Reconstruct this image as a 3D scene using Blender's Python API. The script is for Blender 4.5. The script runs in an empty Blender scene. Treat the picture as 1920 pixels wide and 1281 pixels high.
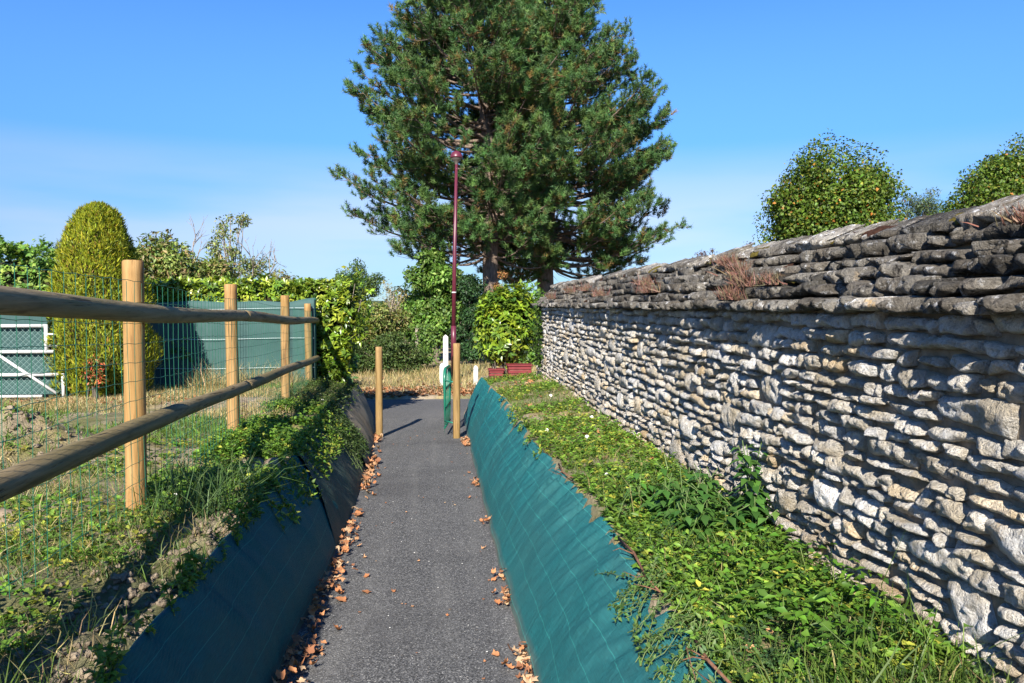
import bpy, math, random, zlib
import numpy as np
from mathutils import Vector

random.seed(7)
rng = np.random.default_rng(11)
scene = bpy.context.scene
COL = scene.collection
R = math.radians

# ------------------------------------------------------------------ camera, sky, sun, exposure
cam_d = bpy.data.cameras.new('camera')
cam_d.sensor_width = 36.0
cam_d.lens = 27.0
cam_d.clip_start = 0.05
cam_d.clip_end = 12000
cam = bpy.data.objects.new('camera', cam_d)
COL.objects.link(cam)
cam.location = (0, 0, 1.6)
cam.rotation_euler = (R(90 - 2.69), 0, R(-5.04))
scene.camera = cam

SUN = Vector((-0.215, -0.81, 0.56)).normalized()
world = bpy.data.worlds.new('World')
scene.world = world
world.use_nodes = True
wn = world.node_tree
wn.nodes.clear()
def wnode(t, **k):
    n = wn.nodes.new(t)
    for a, b in k.items():
        setattr(n, a, b)
    return n
sky = wnode('ShaderNodeTexSky', sky_type='NISHITA', sun_disc=False)
sky.sun_elevation = math.asin(SUN.z)
sky.sun_rotation = math.atan2(SUN.x, SUN.y)
sky.altitude = 100
sky.air_density = 1.0
sky.dust_density = 0.0
sky.ozone_density = 4.5
bg = wnode('ShaderNodeBackground')
bg.inputs['Strength'].default_value = 0.082
out = wnode('ShaderNodeOutputWorld')
# thin veil of high cloud low over the horizon, all the way round
tc = wnode('ShaderNodeTexCoord')
mp = wnode('ShaderNodeMapping')
mp.inputs['Scale'].default_value = (1.3, 1.3, 9.0)
nz = wnode('ShaderNodeTexNoise')
nz.inputs['Scale'].default_value = 1.6
nz.inputs['Detail'].default_value = 5
nz.inputs['Roughness'].default_value = 0.42
sep = wnode('ShaderNodeSeparateXYZ')
band = wnode('ShaderNodeValToRGB')
cr = band.color_ramp
cr.elements[0].position = 0.0; cr.elements[0].color = (0.35, 0.35, 0.35, 1)
cr.elements[1].position = 0.20; cr.elements[1].color = (0, 0, 0, 1)
e = cr.elements.new(0.10); e.color = (0.8, 0.8, 0.8, 1)
e = cr.elements.new(0.15); e.color = (0.5, 0.5, 0.5, 1)
nr = wnode('ShaderNodeMapRange')
nr.inputs['From Min'].default_value = 0.26
nr.inputs['From Max'].default_value = 0.56
mul = wnode('ShaderNodeMath', operation='MULTIPLY')
bw = wnode('ShaderNodeRGBToBW')
cc = wnode('ShaderNodeMix', data_type='RGBA', blend_type='MULTIPLY')
cc.inputs['Factor'].default_value = 1.0
cc.inputs[7].default_value = (.92, 1.14, 1.6, 1)
mx = wnode('ShaderNodeMix', data_type='RGBA')
sat = wnode('ShaderNodeHueSaturation')
sat.inputs['Saturation'].default_value = 1.2
L = wn.links.new
hz = wnode('ShaderNodeMapRange', interpolation_type='SMOOTHSTEP')
hz.inputs['From Min'].default_value = -0.02; hz.inputs['From Max'].default_value = 0.34
hz.inputs['To Min'].default_value = 0.0; hz.inputs['To Max'].default_value = 1.0
hm = wnode('ShaderNodeMix', data_type='RGBA', blend_type='MULTIPLY')
hm.inputs['Factor'].default_value = 1.0
hc_ = wnode('ShaderNodeMix', data_type='RGBA')
hc_.inputs[6].default_value = (0.30, 0.42, 0.57, 1); hc_.inputs[7].default_value = (1.04, 1.0, 1.12, 1)
L(hz.outputs[0], hc_.inputs['Factor']); L(hc_.outputs[2], hm.inputs[7]); L(sky.outputs[0], hm.inputs[6]); L(hm.outputs[2], sat.inputs['Color'])
L(tc.outputs['Generated'], mp.inputs[0]); L(mp.outputs[0], nz.inputs['Vector'])
L(tc.outputs['Generated'], sep.inputs[0]); L(sep.outputs['Z'], band.inputs[0]); L(sep.outputs['Z'], hz.inputs['Value'])
L(nz.outputs['Fac'], nr.inputs['Value'])
L(nr.outputs[0], mul.inputs[0]); L(band.outputs[0], mul.inputs[1])
L(hm.outputs[2], bw.inputs[0]); L(bw.outputs[0], cc.inputs[6])
L(mul.outputs[0], mx.inputs['Factor']); L(sat.outputs[0], mx.inputs[6]); L(cc.outputs[2], mx.inputs[7])
L(mx.outputs[2], bg.inputs['Color']); L(bg.outputs[0], out.inputs[0])

sun_d = bpy.data.lights.new('sun', 'SUN')
sun_d.energy = 5.0
sun_d.angle = R(0.53)
sun_d.color = (1.0, 0.93, 0.82)
sun = bpy.data.objects.new('sun', sun_d)
COL.objects.link(sun)
sun.rotation_euler = SUN.to_track_quat('Z', 'Y').to_euler()

vs = scene.view_settings
vs.view_transform = 'Standard'
vs.look = 'None'
vs.gamma = 1.0
vs.exposure = 1.27
vs.use_curve_mapping = False
scene.render.engine = 'CYCLES'
scene.cycles.max_bounces = 6
scene.cycles.transparent_max_bounces = 8

# ------------------------------------------------------------------ numeric helpers
def _hash(ix, iy, iz, seed):
    h = (ix * 374761393 + iy * 668265263 + iz * 2147483647 + seed * 1274126177) & 0xffffffff
    h = ((h ^ (h >> 13)) * 1274126177) & 0xffffffff
    h = h ^ (h >> 16)
    return (h & 0xffff) / 32767.5 - 1.0
def vn(p, f=1.0, seed=0):
    """value noise in [-1, 1] at points p (n,3)"""
    q = np.asarray(p, float) * f
    i = np.floor(q).astype(np.int64)
    t = q - i
    t = t * t * (3 - 2 * t)
    r = 0
    for dx in (0, 1):
        wx = t[:, 0] if dx else 1 - t[:, 0]
        for dy in (0, 1):
            wy = t[:, 1] if dy else 1 - t[:, 1]
            for dz in (0, 1):
                wz = t[:, 2] if dz else 1 - t[:, 2]
                r = r + wx * wy * wz * _hash(i[:, 0] + dx, i[:, 1] + dy, i[:, 2] + dz, seed)
    return r
def fbm(p, f=1.0, o=3, seed=0):
    r, a = 0, 1.0
    for k in range(o):
        r = r + a * vn(p, f * 2 ** k, seed + k)
        a *= 0.5
    return r
def fbm2(x, y, f=1.0, o=3, seed=0):
    x, y = np.broadcast_arrays(np.asarray(x, float), np.asarray(y, float))
    p = np.stack([x.ravel(), y.ravel(), np.full(x.size, 0.37)], 1)
    return fbm(p, f, o, seed).reshape(x.shape)
def sstep(a, b, x):
    t = np.clip((np.asarray(x, float) - a) / (b - a), 0, 1)
    return t * t * (3 - 2 * t)
def unit(v):
    return v / np.maximum(np.linalg.norm(v, axis=-1, keepdims=True), 1e-9)
def rdir(n):
    return unit(rng.normal(size=(n, 3)))

# ------------------------------------------------------------------ object helpers
ORG = {}
def tag(o, label=None, cat=None, group=None, kind=None):
    if label: o['label'] = label
    if cat: o['category'] = cat
    if group: o['group'] = group
    if kind: o['kind'] = kind
    return o
def thing(name, label, cat, loc, group=None):
    global rng
    rng = np.random.default_rng(zlib.crc32(label.encode()))      # each thing grows the same whatever comes before it
    o = bpy.data.objects.new(name, None)
    COL.objects.link(o)
    o.location = loc
    o.empty_display_size = 0.1
    ORG[o.name] = np.array(loc, float)
    return tag(o, label, cat, group)
def obj(name, V, F, mat, parent=None, col=None, smooth=False, loc=None, kind=None):
    """one mesh object from world-space vertices"""
    V = np.asarray(V, float)
    if parent is not None:
        org = ORG[parent.name]
    elif loc is not None:
        org = np.array(loc, float)
    else:
        org = np.zeros(3)
    me = bpy.data.meshes.new(name)
    n = len(V)
    if isinstance(F, np.ndarray):
        m, k = F.shape
        me.vertices.add(n)
        me.vertices.foreach_set('co', (V - org).astype(np.float32).ravel())
        me.loops.add(m * k)
        me.loops.foreach_set('vertex_index', F.astype(np.int32).ravel())
        me.polygons.add(m)
        me.polygons.foreach_set('loop_start', np.arange(0, m * k, k, dtype=np.int32))
        me.update(calc_edges=True)
    else:
        me.from_pydata((V - org).tolist(), [], F)
        me.update()
    if smooth:
        me.polygons.foreach_set('use_smooth', np.ones(len(me.polygons), bool))
    if col is not None:
        a = me.color_attributes.new('Col', 'FLOAT_COLOR', 'POINT')
        c = np.ones((n, 4), np.float32)
        c[:, :3] = col
        a.data.foreach_set('color', c.ravel())
    me.materials.append(mat)
    o = bpy.data.objects.new(name, me)
    COL.objects.link(o)
    if parent is not None:
        o.parent = parent
        ORG[o.name] = ORG[parent.name]
    else:
        o.location = org
        ORG[o.name] = org
    if kind: o['kind'] = kind
    return o

class MB:
    """collects pieces of ONE part"""
    def __init__(s):
        s.V, s.F, s.C, s.n = [], [], [], 0
    def add(s, V, F, C=None):
        V = np.asarray(V, float)
        if isinstance(F, np.ndarray):
            s.F.append(F + s.n)
        else:
            s.F.append([[i + s.n for i in f] for f in F])
        s.V.append(V)
        if C is not None:
            s.C.append(np.broadcast_to(np.asarray(C, float), (len(V), 3)))
        s.n += len(V)
    def build(s, name, mat, parent=None, **k):
        V = np.concatenate(s.V)
        if all(isinstance(f, np.ndarray) for f in s.F) and len({f.shape[1] for f in s.F}) == 1:
            F = np.concatenate(s.F)
        else:
            F = []
            for f in s.F:
                F += f.tolist() if isinstance(f, np.ndarray) else f
        return obj(name, V, F, mat, parent, col=np.concatenate(s.C) if s.C else None, **k)

def grid_faces(nu, nv):
    """quads of an (nu, nv) vertex grid, index = i*nv + j"""
    i, j = np.meshgrid(np.arange(nu - 1), np.arange(nv - 1), indexing='ij')
    a = (i * nv + j).ravel()
    return np.stack([a, a + nv, a + nv + 1, a + 1], 1)
def tube(pts, rad, n=8, cap=True):
    """quads (caps as fans of quads) along a polyline"""
    P = np.asarray(pts, float)
    rad = np.broadcast_to(np.asarray(rad, float), (len(P),))
    T = np.gradient(P, axis=0)
    T = unit(T)
    ref = np.array([0, 0, 1.0]) if abs(T[:, 2]).mean() < 0.8 else np.array([1.0, 0, 0])
    A = unit(np.cross(T, ref)); B = np.cross(T, A)
    th = np.arange(n) * 2 * math.pi / n
    V = P[:, None] + rad[:, None, None] * (A[:, None] * np.cos(th)[None, :, None] + B[:, None] * np.sin(th)[None, :, None])
    V = V.reshape(-1, 3)
    F = []
    for i in range(len(P) - 1):
        for k in range(n):
            a, b = i * n + k, i * n + (k + 1) % n
            F.append([a, a + n, b + n, b])
    F = np.array(F)
    if cap:
        nv = len(V)
        V = np.concatenate([V, P[:1], P[-1:]])
        C = []
        for k in range(0, n, 2):
            C.append([nv, k, (k + 1) % n, (k + 2) % n])
            o = (len(P) - 1) * n
            C.append([nv + 1, o + (k + 2) % n, o + (k + 1) % n, o + k])
        F = np.concatenate([F, np.array(C)])
    return V, F
def bev_box(c, s, b=0.006, rz=0.0):
    """bevelled box centre c, size s"""
    hx, hy, hz = [v / 2 for v in s]
    b = min(b, hx * .8, hy * .8, hz * .8)
    V, F, idx = [], [], {}
    for sx in (-1, 1):
        for sy in (-1, 1):
            for sz in (-1, 1):
                for ax in range(3):
                    p = [sx * (hx - b), sy * (hy - b), sz * (hz - b)]
                    p[ax] = (sx * hx, sy * hy, sz * hz)[ax]
                    idx[(sx, sy, sz, ax)] = len(V)
                    V.append(p)
    g = lambda *k: idx[k]
    for s_ in (-1, 1):
        F.append([g(s_, -1, -1, 0), g(s_, 1, -1, 0), g(s_, 1, 1, 0), g(s_, -1, 1, 0)][::s_])
        F.append([g(-1, s_, -1, 1), g(-1, s_, 1, 1), g(1, s_, 1, 1), g(1, s_, -1, 1)][::s_])
        F.append([g(-1, -1, s_, 2), g(1, -1, s_, 2), g(1, 1, s_, 2), g(-1, 1, s_, 2)][::s_])
    for a in (-1, 1):
        for c_ in (-1, 1):
            F.append([g(a, c_, -1, 0), g(a, c_, 1, 0), g(a, c_, 1, 1), g(a, c_, -1, 1)])
            F.append([g(a, -1, c_, 0), g(a, 1, c_, 0), g(a, 1, c_, 2), g(a, -1, c_, 2)])
            F.append([g(-1, a, c_, 1), g(1, a, c_, 1), g(1, a, c_, 2), g(-1, a, c_, 2)])
            for d in (-1, 1):
                F.append([g(a, c_, d, 0), g(a, c_, d, 1), g(a, c_, d, 2)])
    V = np.array(V)
    if rz:
        cs, sn = math.cos(rz), math.sin(rz)
        V = np.stack([V[:, 0] * cs - V[:, 1] * sn, V[:, 0] * sn + V[:, 1] * cs, V[:, 2]], 1)
    return V + np.array(c), F

def leaves(P, D, N, Ln, Wd, col, fold=0.25, curl=0.15):
    """folded diamond leaves: 5 vertices, 4 triangles each"""
    n = len(P)
    D = unit(D)
    S = unit(np.cross(D, N)); U = np.cross(S, D)
    Ln = np.broadcast_to(np.asarray(Ln, float), (n,))[:, None]
    Wd = np.broadcast_to(np.asarray(Wd, float), (n,))[:, None]
    mid = P + D * Ln * 0.45
    tip = P + D * Ln - U * Ln * curl
    V = np.stack([P, mid + S * Wd * .5 + U * Wd * fold, mid - S * Wd * .5 + U * Wd * fold, mid, tip], 1).reshape(-1, 3)
    b = np.arange(n)[:, None] * 5
    F = np.concatenate([b + np.array([[0, 3, 1]]), b + np.array([[1, 3, 4]]), b + np.array([[0, 2, 3]]), b + np.array([[2, 4, 3]])])
    return V, F, np.repeat(col, 5, 0)
def blades(P, D, Ln, Wd, col, bend=0.4):
    """bent grass blades: 5 vertices, 3 triangles each"""
    n = len(P)
    D = unit(D)
    h = rdir(n); h[:, 2] = 0
    h = unit(h)
    S = unit(np.cross(D, h))
    out_ = unit(np.cross(S, D)) * np.where(rng.random((n, 1)) < .5, 1, -1)
    Ln = np.broadcast_to(np.asarray(Ln, float), (n,))[:, None]
    Wd = np.broadcast_to(np.asarray(Wd, float), (n,))[:, None]
    mid = P + D * Ln * .55 + out_ * Ln * bend * .2
    tip = P + D * Ln * (1 - bend * .25) + out_ * Ln * bend * .75
    V = np.stack([P - S * Wd * .5, P + S * Wd * .5, mid - S * Wd * .38, mid + S * Wd * .38, tip], 1).reshape(-1, 3)
    b = np.arange(n)[:, None] * 5
    F = np.concatenate([b + np.array([[0, 1, 3]]), b + np.array([[0, 3, 2]]), b + np.array([[2, 3, 4]])])
    return V, F, np.repeat(col, 5, 0)
def mixcol(n, cols, w=None, jit=0.18):
    cols = np.array(cols, float)
    i = rng.choice(len(cols), n, p=None if w is None else np.array(w) / np.sum(w))
    c = cols[i] * (1 + rng.normal(0, jit, (n, 1)))
    return np.clip(c * (1 + rng.normal(0, .06, (n, 3))), 0.003, 1)

# ------------------------------------------------------------------ materials
class NT:
    def __init__(s, name):
        s.m = bpy.data.materials.new(name)
        s.m.use_nodes = True
        s.t = s.m.node_tree
        s.b = s.t.nodes['Principled BSDF']
        s.o = s.t.nodes['Material Output']
        s.tc = s.t.nodes.new('ShaderNodeTexCoord')
    def n(s, t, **k):
        x = s.t.nodes.new(t)
        for a, b in k.items(): setattr(x, a, b)
        return x
    def l(s, a, b): s.t.links.new(a, b)
    def vec(s, scale=(1, 1, 1), src='Object'):
        m = s.n('ShaderNodeMapping')
        m.inputs['Scale'].default_value = scale
        s.l(s.tc.outputs[src], m.inputs[0])
        return m.outputs[0]
    def noise(s, scale, detail=4, rough=.55, vec=None, dist=0):
        x = s.n('ShaderNodeTexNoise')
        x.inputs['Scale'].default_value = scale
        x.inputs['Detail'].default_value = detail
        x.inputs['Roughness'].default_value = rough
        x.inputs['Distortion'].default_value = dist
        s.l(vec if vec is not None else s.vec(), x.inputs['Vector'])
        return x.outputs['Fac']
    def vor(s, scale, vec=None, feature='F1'):
        x = s.n('ShaderNodeTexVoronoi', feature=feature)
        x.inputs['Scale'].default_value = scale
        s.l(vec if vec is not None else s.vec(), x.inputs['Vector'])
        return x
    def ramp(s, f, stops):
        x = s.n('ShaderNodeValToRGB')
        e = x.color_ramp.elements
        while len(e) < len(stops): e.new(0.5)
        for i, (p, c) in enumerate(stops):
            e[i].position = p
            e[i].color = (*c, 1) if len(c) == 3 else c
        s.l(f, x.inputs[0])
        return x.outputs[0]
    def rng(s, f, a, b, c=0., d=1.):
        x = s.n('ShaderNodeMapRange')
        for i, v in zip(('From Min', 'From Max', 'To Min', 'To Max'), (a, b, c, d)): x.inputs[i].default_value = v
        s.l(f, x.inputs['Value'])
        return x.outputs[0]
    def mix(s, f, a, b, mode='MIX'):
        x = s.n('ShaderNodeMix', data_type='RGBA', blend_type=mode)
        for v, i in ((f, 0), (a, 6), (b, 7)):
            if hasattr(v, 'is_output') or hasattr(v, 'links'): s.l(v, x.inputs[i])
            elif i == 0: x.inputs[0].default_value = v
            else: x.inputs[i].default_value = (*v, 1)
        return x.outputs[2]
    def math(s, op, a, b=0.):
        x = s.n('ShaderNodeMath', operation=op)
        for v, i in ((a, 0), (b, 1)):
            if hasattr(v, 'links'): s.l(v, x.inputs[i])
            else: x.inputs[i].default_value = v
        return x.outputs[0]
    def attr(s):
        a = s.n('ShaderNodeAttribute', attribute_name='Col')
        return a.outputs['Color']
    def bump(s, h, strength=.5, dist=.01):
        x = s.n('ShaderNodeBump')
        x.inputs['Strength'].default_value = strength
        x.inputs['Distance'].default_value = dist
        s.l(h, x.inputs['Height'])
        s.l(x.outputs[0], s.b.inputs['Normal'])
    def color(s, c):
        if hasattr(c, 'links'): s.l(c, s.b.inputs['Base Color'])
        else: s.b.inputs['Base Color'].default_value = (*c, 1)
    def done(s, rough=.8, spec=.3):
        s.b.inputs['Roughness'].default_value = rough
        s.b.inputs['Specular IOR Level'].default_value = spec
        return s.m

def leaf_mat(name, rough=.5, spec=.3, trans=.3):
    t = NT(name)
    c = t.attr()
    t.color(c)
    tr = t.n('ShaderNodeBsdfTranslucent')
    t.l(t.mix(1.0, c, (1.25, 1.3, .6), 'MULTIPLY'), tr.inputs['Color'])
    ms = t.n('ShaderNodeMixShader')
    ms.inputs[0].default_value = trans
    t.l(t.b.outputs[0], ms.inputs[1]); t.l(tr.outputs[0], ms.inputs[2])
    t.l(ms.outputs[0], t.o.inputs['Surface'])
    return t.done(rough, spec)
def plain(name, c, rough=.6, spec=.3, var=.25, scale=6, bump=.0, bscale=40):
    t = NT(name)
    f = t.noise(scale, 5)
    t.color(t.mix(t.rng(f, .3, .7), tuple(v * (1 - var) for v in c), tuple(min(1, v * (1 + var)) for v in c)))
    if bump: t.bump(t.noise(bscale, 5), bump, .01)
    return t.done(rough, spec)

M = {}
M['leaf'] = leaf_mat('leaf')
M['gloss_leaf'] = leaf_mat('glossy_leaf', .32, .5, .22)
M['needle'] = leaf_mat('needle', .55, .3, .12)
M['dry_leaf'] = leaf_mat('dry_leaf', .7, .2, .12)

# ground: bare soil, dry thatch and green patches by where they lie
t = NT('ground')
g1 = t.noise(.9, 6); g2 = t.noise(14, 6, .65); g3 = t.noise(90, 4, .7)
soil = t.ramp(g2, [(.25, (.14, .105, .072)), (.5, (.30, .24, .165)), (.8, (.44, .36, .26))])
thatch = t.ramp(g3, [(.3, (.20, .155, .07)), (.7, (.44, .35, .17))])
green = t.ramp(g2, [(.3, (.03, .05, .012)), (.7, (.09, .12, .03))])
c = t.mix(t.rng(t.noise(2.3, 5), .47, .62), soil, thatch)
c = t.mix(t.rng(g1, .45, .62, 0, .7), c, green)
t.color(c)
h = t.math('ADD', t.math('MULTIPLY', g2, .7), t.math('MULTIPLY', g3, .35))
t.bump(h, .9, .05)
M['ground'] = t.done(.95, .1)

t = NT('soil_clod')
g2 = t.noise(9, 6, .65); g3 = t.noise(60, 4, .7)
t.color(t.ramp(g2, [(.25, (.13, .10, .068)), (.5, (.25, .20, .14)), (.8, (.38, .31, .225))]))
t.bump(t.math('ADD', g2, t.math('MULTIPLY', g3, .4)), 1, .04)
M['soil'] = t.done(.95, .1)

t = NT('asphalt')
v = t.vor(150)
v2 = t.vor(75)
agg = t.ramp(v.outputs['Color'], [(.1, (.018, .018, .0185)), (.5, (.074, .074, .0745)), (.82, (.155, .153, .15)), (.97, (.38, .37, .34))])
big = t.noise(1.7, 5)
lng = t.noise(2.2, 4, .5, t.vec((2.6, .18, 1)))
c = t.mix(t.rng(big, .35, .7, 0, .5), agg, t.mix(.5, agg, (.115, .112, .108)))
c = t.mix(t.rng(lng, .46, .70, 0, .28), c, (.17, .166, .156))
c = t.mix(t.rng(t.noise(.9, 5, .6), .52, .66, 0, .35), c, (.03, .03, .031))
c = t.mix(t.rng(t.noise(55, 3, .6), .68, .75, 0, .8), c, (.2, .165, .12))
t.color(c)
t.bump(t.math('ADD', v.outputs['Distance'], t.math('MULTIPLY', v2.outputs['Distance'], .6)), .7, .006)
M['asphalt'] = t.done(.85, .3)

t = NT('road_asphalt')
v = t.vor(120)
agg = t.ramp(v.outputs['Color'], [(.1, (.05, .05, .052)), (.6, (.085, .085, .086)), (.95, (.16, .155, .145))])
t.color(t.mix(t.rng(t.noise(.8, 5), .4, .7, 0, .5), agg, (.14, .138, .135)))
t.bump(v.outputs['Distance'], .4, .006)
M['road'] = t.done(.9, .2)

def stone_mat(name, warm, pale, dark, streak, whites, lichen):
    t = NT(name)
    tint = t.attr()
    a = t.noise(7, 6, .6); b = t.noise(38, 6, .7); d = t.noise(120, 4, .7)
    sv = t.noise(16, 5, .6, t.vec((2.2, 2.2, .35)))
    c = t.mix(t.rng(a, .38, .62), warm, pale)
    c = t.mix(t.rng(b, .47, .35, 0, .5), c, dark)
    c = t.mix(t.rng(sv, .54, .70, 0, streak), c, dark)
    c = t.mix(t.rng(t.noise(22, 6, .75), .56, .66, 0, whites), c, (.80, .80, .79))
    c = t.mix(t.rng(d, .50, .40, 0, .28), c, dark)
    c = t.mix(t.rng(t.noise(5.5, 7, .7), .62, .70, 0, lichen), c, (.42, .25, .06))
    c = t.mix(1.0, c, tint, 'MULTIPLY')
    t.color(c)
    t.bump(t.math('ADD', t.math('ADD', t.math('MULTIPLY', a, .5), t.math('MULTIPLY', b, .9)), t.math('ADD', t.math('MULTIPLY', d, .5), t.math('MULTIPLY', sv, .4))), 1.0, .055)
    return t.done(.93, .15)
M['stone'] = stone_mat('limestone', (.56, .49, .375), (.80, .785, .75), (.20, .165, .12), .3, .9, .5)
M['coping'] = stone_mat('weathered_coping', (.15, .13, .105), (.27, .25, .215), (.016, .014, .013), 1.0, .75, .6)
M['mortar'] = plain('wall_core', (.20, .165, .12), .95, .1, .4, 12, .8, 50)
M['moss'] = plain('moss', (.13, .10, .02), .95, .1, .5, 30, 1, 160)
M['red_moss'] = plain('dry_moss', (.055, .026, .016), .95, .1, .5, 30, 1, 160)

def wood(name, base, dark, pale, axis, green=.0):
    t = NT(name)
    sc = [9, 9, 9]; sc[axis] = .55
    g = t.noise(3.2, 7, .62, t.vec(tuple(sc)), .6)
    fine = t.noise(14, 5, .6, t.vec(tuple(sc)))
    lo = t.noise(1.1, 3)
    c = t.ramp(g, [(.32, dark), (.46, base), (.68, pale)])
    c = t.mix(t.rng(fine, .57, .68, 0, .6), c, dark)
    c = t.mix(t.rng(lo, .4, .65, 0, .35 + green), c, tuple(v * k for v, k in zip(base, (.72, .86, .6))))
    sc2 = [26, 26, 26]; sc2[axis] = .8
    crk = t.noise(2.0, 3, .5, t.vec(tuple(sc2)))
    c = t.mix(t.rng(crk, .64, .70, 0, .85), c, tuple(v * .4 for v in dark))
    kn = t.vor(2.6, t.vec(tuple(.9 if k == axis else 3.0 for k in range(3))))
    c = t.mix(t.rng(kn.outputs['Distance'], .10, .05, 0, .75), c, dark)
    t.color(c)
    t.bump(t.math('SUBTRACT', t.math('ADD', g, t.math('MULTIPLY', fine, .5)), t.rng(crk, .62, .70, 0, 1.2)), .6, .006)
    return t.done(.72, .25)
M['post_wood'] = wood('post_pine', (.29, .16, .058), (.13, .06, .022), (.40, .245, .105), 2)
M['bollard_wood'] = wood('bollard_pine', (.235, .145, .055), (.11, .06, .024), (.31, .20, .085), 2, .2)
M['rail_wood'] = wood('rail_pine', (.20, .145, .075), (.075, .052, .028), (.29, .22, .125), 1, .15)
M['stick'] = plain('stick_bark', (.15, .075, .045), .85, .2, .4, 30, .5, 60)

def bark(name, a, b):
    t = NT(name)
    n1 = t.noise(5, 7, .7, t.vec((3, 3, .8)))
    t.color(t.ramp(n1, [(.3, a), (.7, b)]))
    t.bump(n1, 1, .05)
    return t.done(.95, .1)
M['pine_bark'] = bark('pine_bark', (.075, .055, .045), (.27, .205, .165))
M['bark'] = bark('grey_bark', (.06, .05, .04), (.20, .17, .13))
M['twig'] = bark('pale_twig', (.16, .13, .10), (.36, .31, .25))

def sheet(name, base, line, dust, dust_amt):
    t = NT(name)
    uv = t.n('ShaderNodeSeparateXYZ')
    t.l(t.tc.outputs['UV'], uv.inputs[0])
    sm = t.vec((1, 1, 1), 'UV')
    wob = t.noise(.55, 2, .5, sm)
    s_ = t.math('ADD', uv.outputs['X'], t.math('MULTIPLY', wob, .10))
    fr = t.math('FRACT', t.math('MULTIPLY', s_, 6.6))
    ln = t.math('LESS_THAN', t.math('ABSOLUTE', t.math('SUBTRACT', fr, .5)), .011)
    st = t.noise(60, 4, .6, t.vec((5, .22, 1), 'UV'))
    st2 = t.noise(26, 5, .6, t.vec((.5, 3.5, 1), 'UV'))
    c = t.mix(t.rng(st, .3, .7), tuple(v * .72 for v in base), tuple(v * 1.3 for v in base))
    c = t.mix(t.rng(st2, .5, .75, 0, .4), c, tuple(v * .6 for v in base))
    c = t.mix(t.rng(t.noise(1.6, 5, .6), .42, .68, 0, dust_amt), c, dust)
    c = t.mix(t.math('MULTIPLY', t.rng(uv.outputs['X'], .07, .0), t.rng(t.noise(3, 5), .3, .6, .3, .9)), c, (.13, .115, .09))
    c = t.mix(t.math('MULTIPLY', ln, .5), c, line)
    t.color(c)
    wv = t.n('ShaderNodeTexWave', wave_type='BANDS', bands_direction='Y')
    wv.inputs['Scale'].default_value = 160
    t.l(t.vec((1, 1, 1), 'UV'), wv.inputs['Vector'])
    mw = t.n('ShaderNodeMapping')
    mw.inputs['Rotation'].default_value = (0, 0, R(28)); mw.inputs['Scale'].default_value = (1.0, 3.2, 1)
    t.l(t.tc.outputs['UV'], mw.inputs[0])
    cre = t.noise(2.4, 4, .5, mw.outputs[0], .8)
    hh_ = t.math('ADD', t.math('MULTIPLY', st, .05), t.math('MULTIPLY', wv.outputs['Fac'], .02))
    t.bump(t.math('ADD', hh_, t.math('MULTIPLY', cre, .7)), .75, .055)
    return t.done(.62, .2)
M['sheet'] = sheet('teal_woven_sheet', (.010, .108, .117), (.05, .34, .30), (.07, .115, .10), .14)
M['sheet_dull'] = sheet('dusty_woven_sheet', (.04, .07, .062), (.07, .15, .12), (.14, .12, .09), .75)
M['sheet_pale'] = sheet('pale_woven_sheet', (.17, .145, .11), (.19, .17, .14), (.23, .195, .15), .6)
M['white_paint'] = plain('white_paint', (.55, .55, .535), .5, .4, .12, 9, .1)
M['chalk'] = plain('white_concrete', (.50, .50, .485), .8, .2, .12, 7, .3)
M['green_paint'] = plain('green_paint', (.012, .13, .08), .35, .5, .15, 8)
M['wire_green'] = plain('green_wire', (.012, .10, .06), .5, .4, .2, 8)
M['wire_pale'] = plain('galvanised_wire', (.45, .55, .55), .45, .5, .1, 8)
M['burgundy'] = plain('burgundy_paint', (.095, .015, .028), .38, .5, .12, 4)
M['lamp_glass'] = plain('lamp_bowl', (.13, .11, .10), .2, .5, .1, 4)
M['red_box'] = plain('red_paint', (.15, .022, .026), .6, .3, .2, 6, .2)
M['flower'] = plain('white_petal', (.82, .80, .82), .6, .3, .05)
t = NT('green_screen_cloth')
a = t.noise(2.0, 5); b = t.noise(30, 4, .6, t.vec((5, 5, .25)))
c = t.mix(t.rng(a, .35, .7), (.024, .062, .060), (.040, .088, .083))
c = t.mix(t.rng(b, .4, .7, 0, .4), c, (.06, .11, .104))
t.color(c); t.bump(b, .4, .01)
M['screen'] = t.done(.7, .25)
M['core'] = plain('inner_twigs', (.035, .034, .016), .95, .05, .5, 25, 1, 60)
M['hill'] = plain('far_hill', (.06, .08, .045), .95, .05, .4, .02)
M['rock'] = plain('field_stone', (.20, .155, .11), .9, .15, .3, 10, .6, 40)

# ------------------------------------------------------------------ terrain profile
YL = [-6, 2.4, 3.3, 4.2, 7.0, 11.3, 13.2]
def zpath(y): return -0.025 * np.clip(y, -8, 12.7)
def x_edge_l(y): return np.interp(y, [-6, 5, 6.6, 8.9, 10.5, 11.5, 13.5], [-.77, -.765, -.79, -.88, -.965, -1.05, -1.25])
def x_crest_l(y): return np.interp(y, YL, [-.97, -.995, -1.015, -1.05, -1.23, -1.42, -1.5])
def x_edge_r(y): return np.interp(y, [-6, 3.4, 4.8, 6.7, 9.5, 13.5], [.41, .396, .372, .353, .337, .325])
def x_crest_r(y): return np.interp(y, [-6, 4.3, 6.1, 8, 11.3, 13.5], [.80, .81, .715, .70, .66, .62])
def z_field(y): return .655 - .026 * np.clip(y, -8, 14)
def z_crest_l(y): return z_field(y) - .06
def z_crest_r(y): return np.interp(y, [-6, 9, 11.3, 13.5], [.50, .50, .40, .36])
WX = 1.46                      # face of the stone wall
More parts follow.
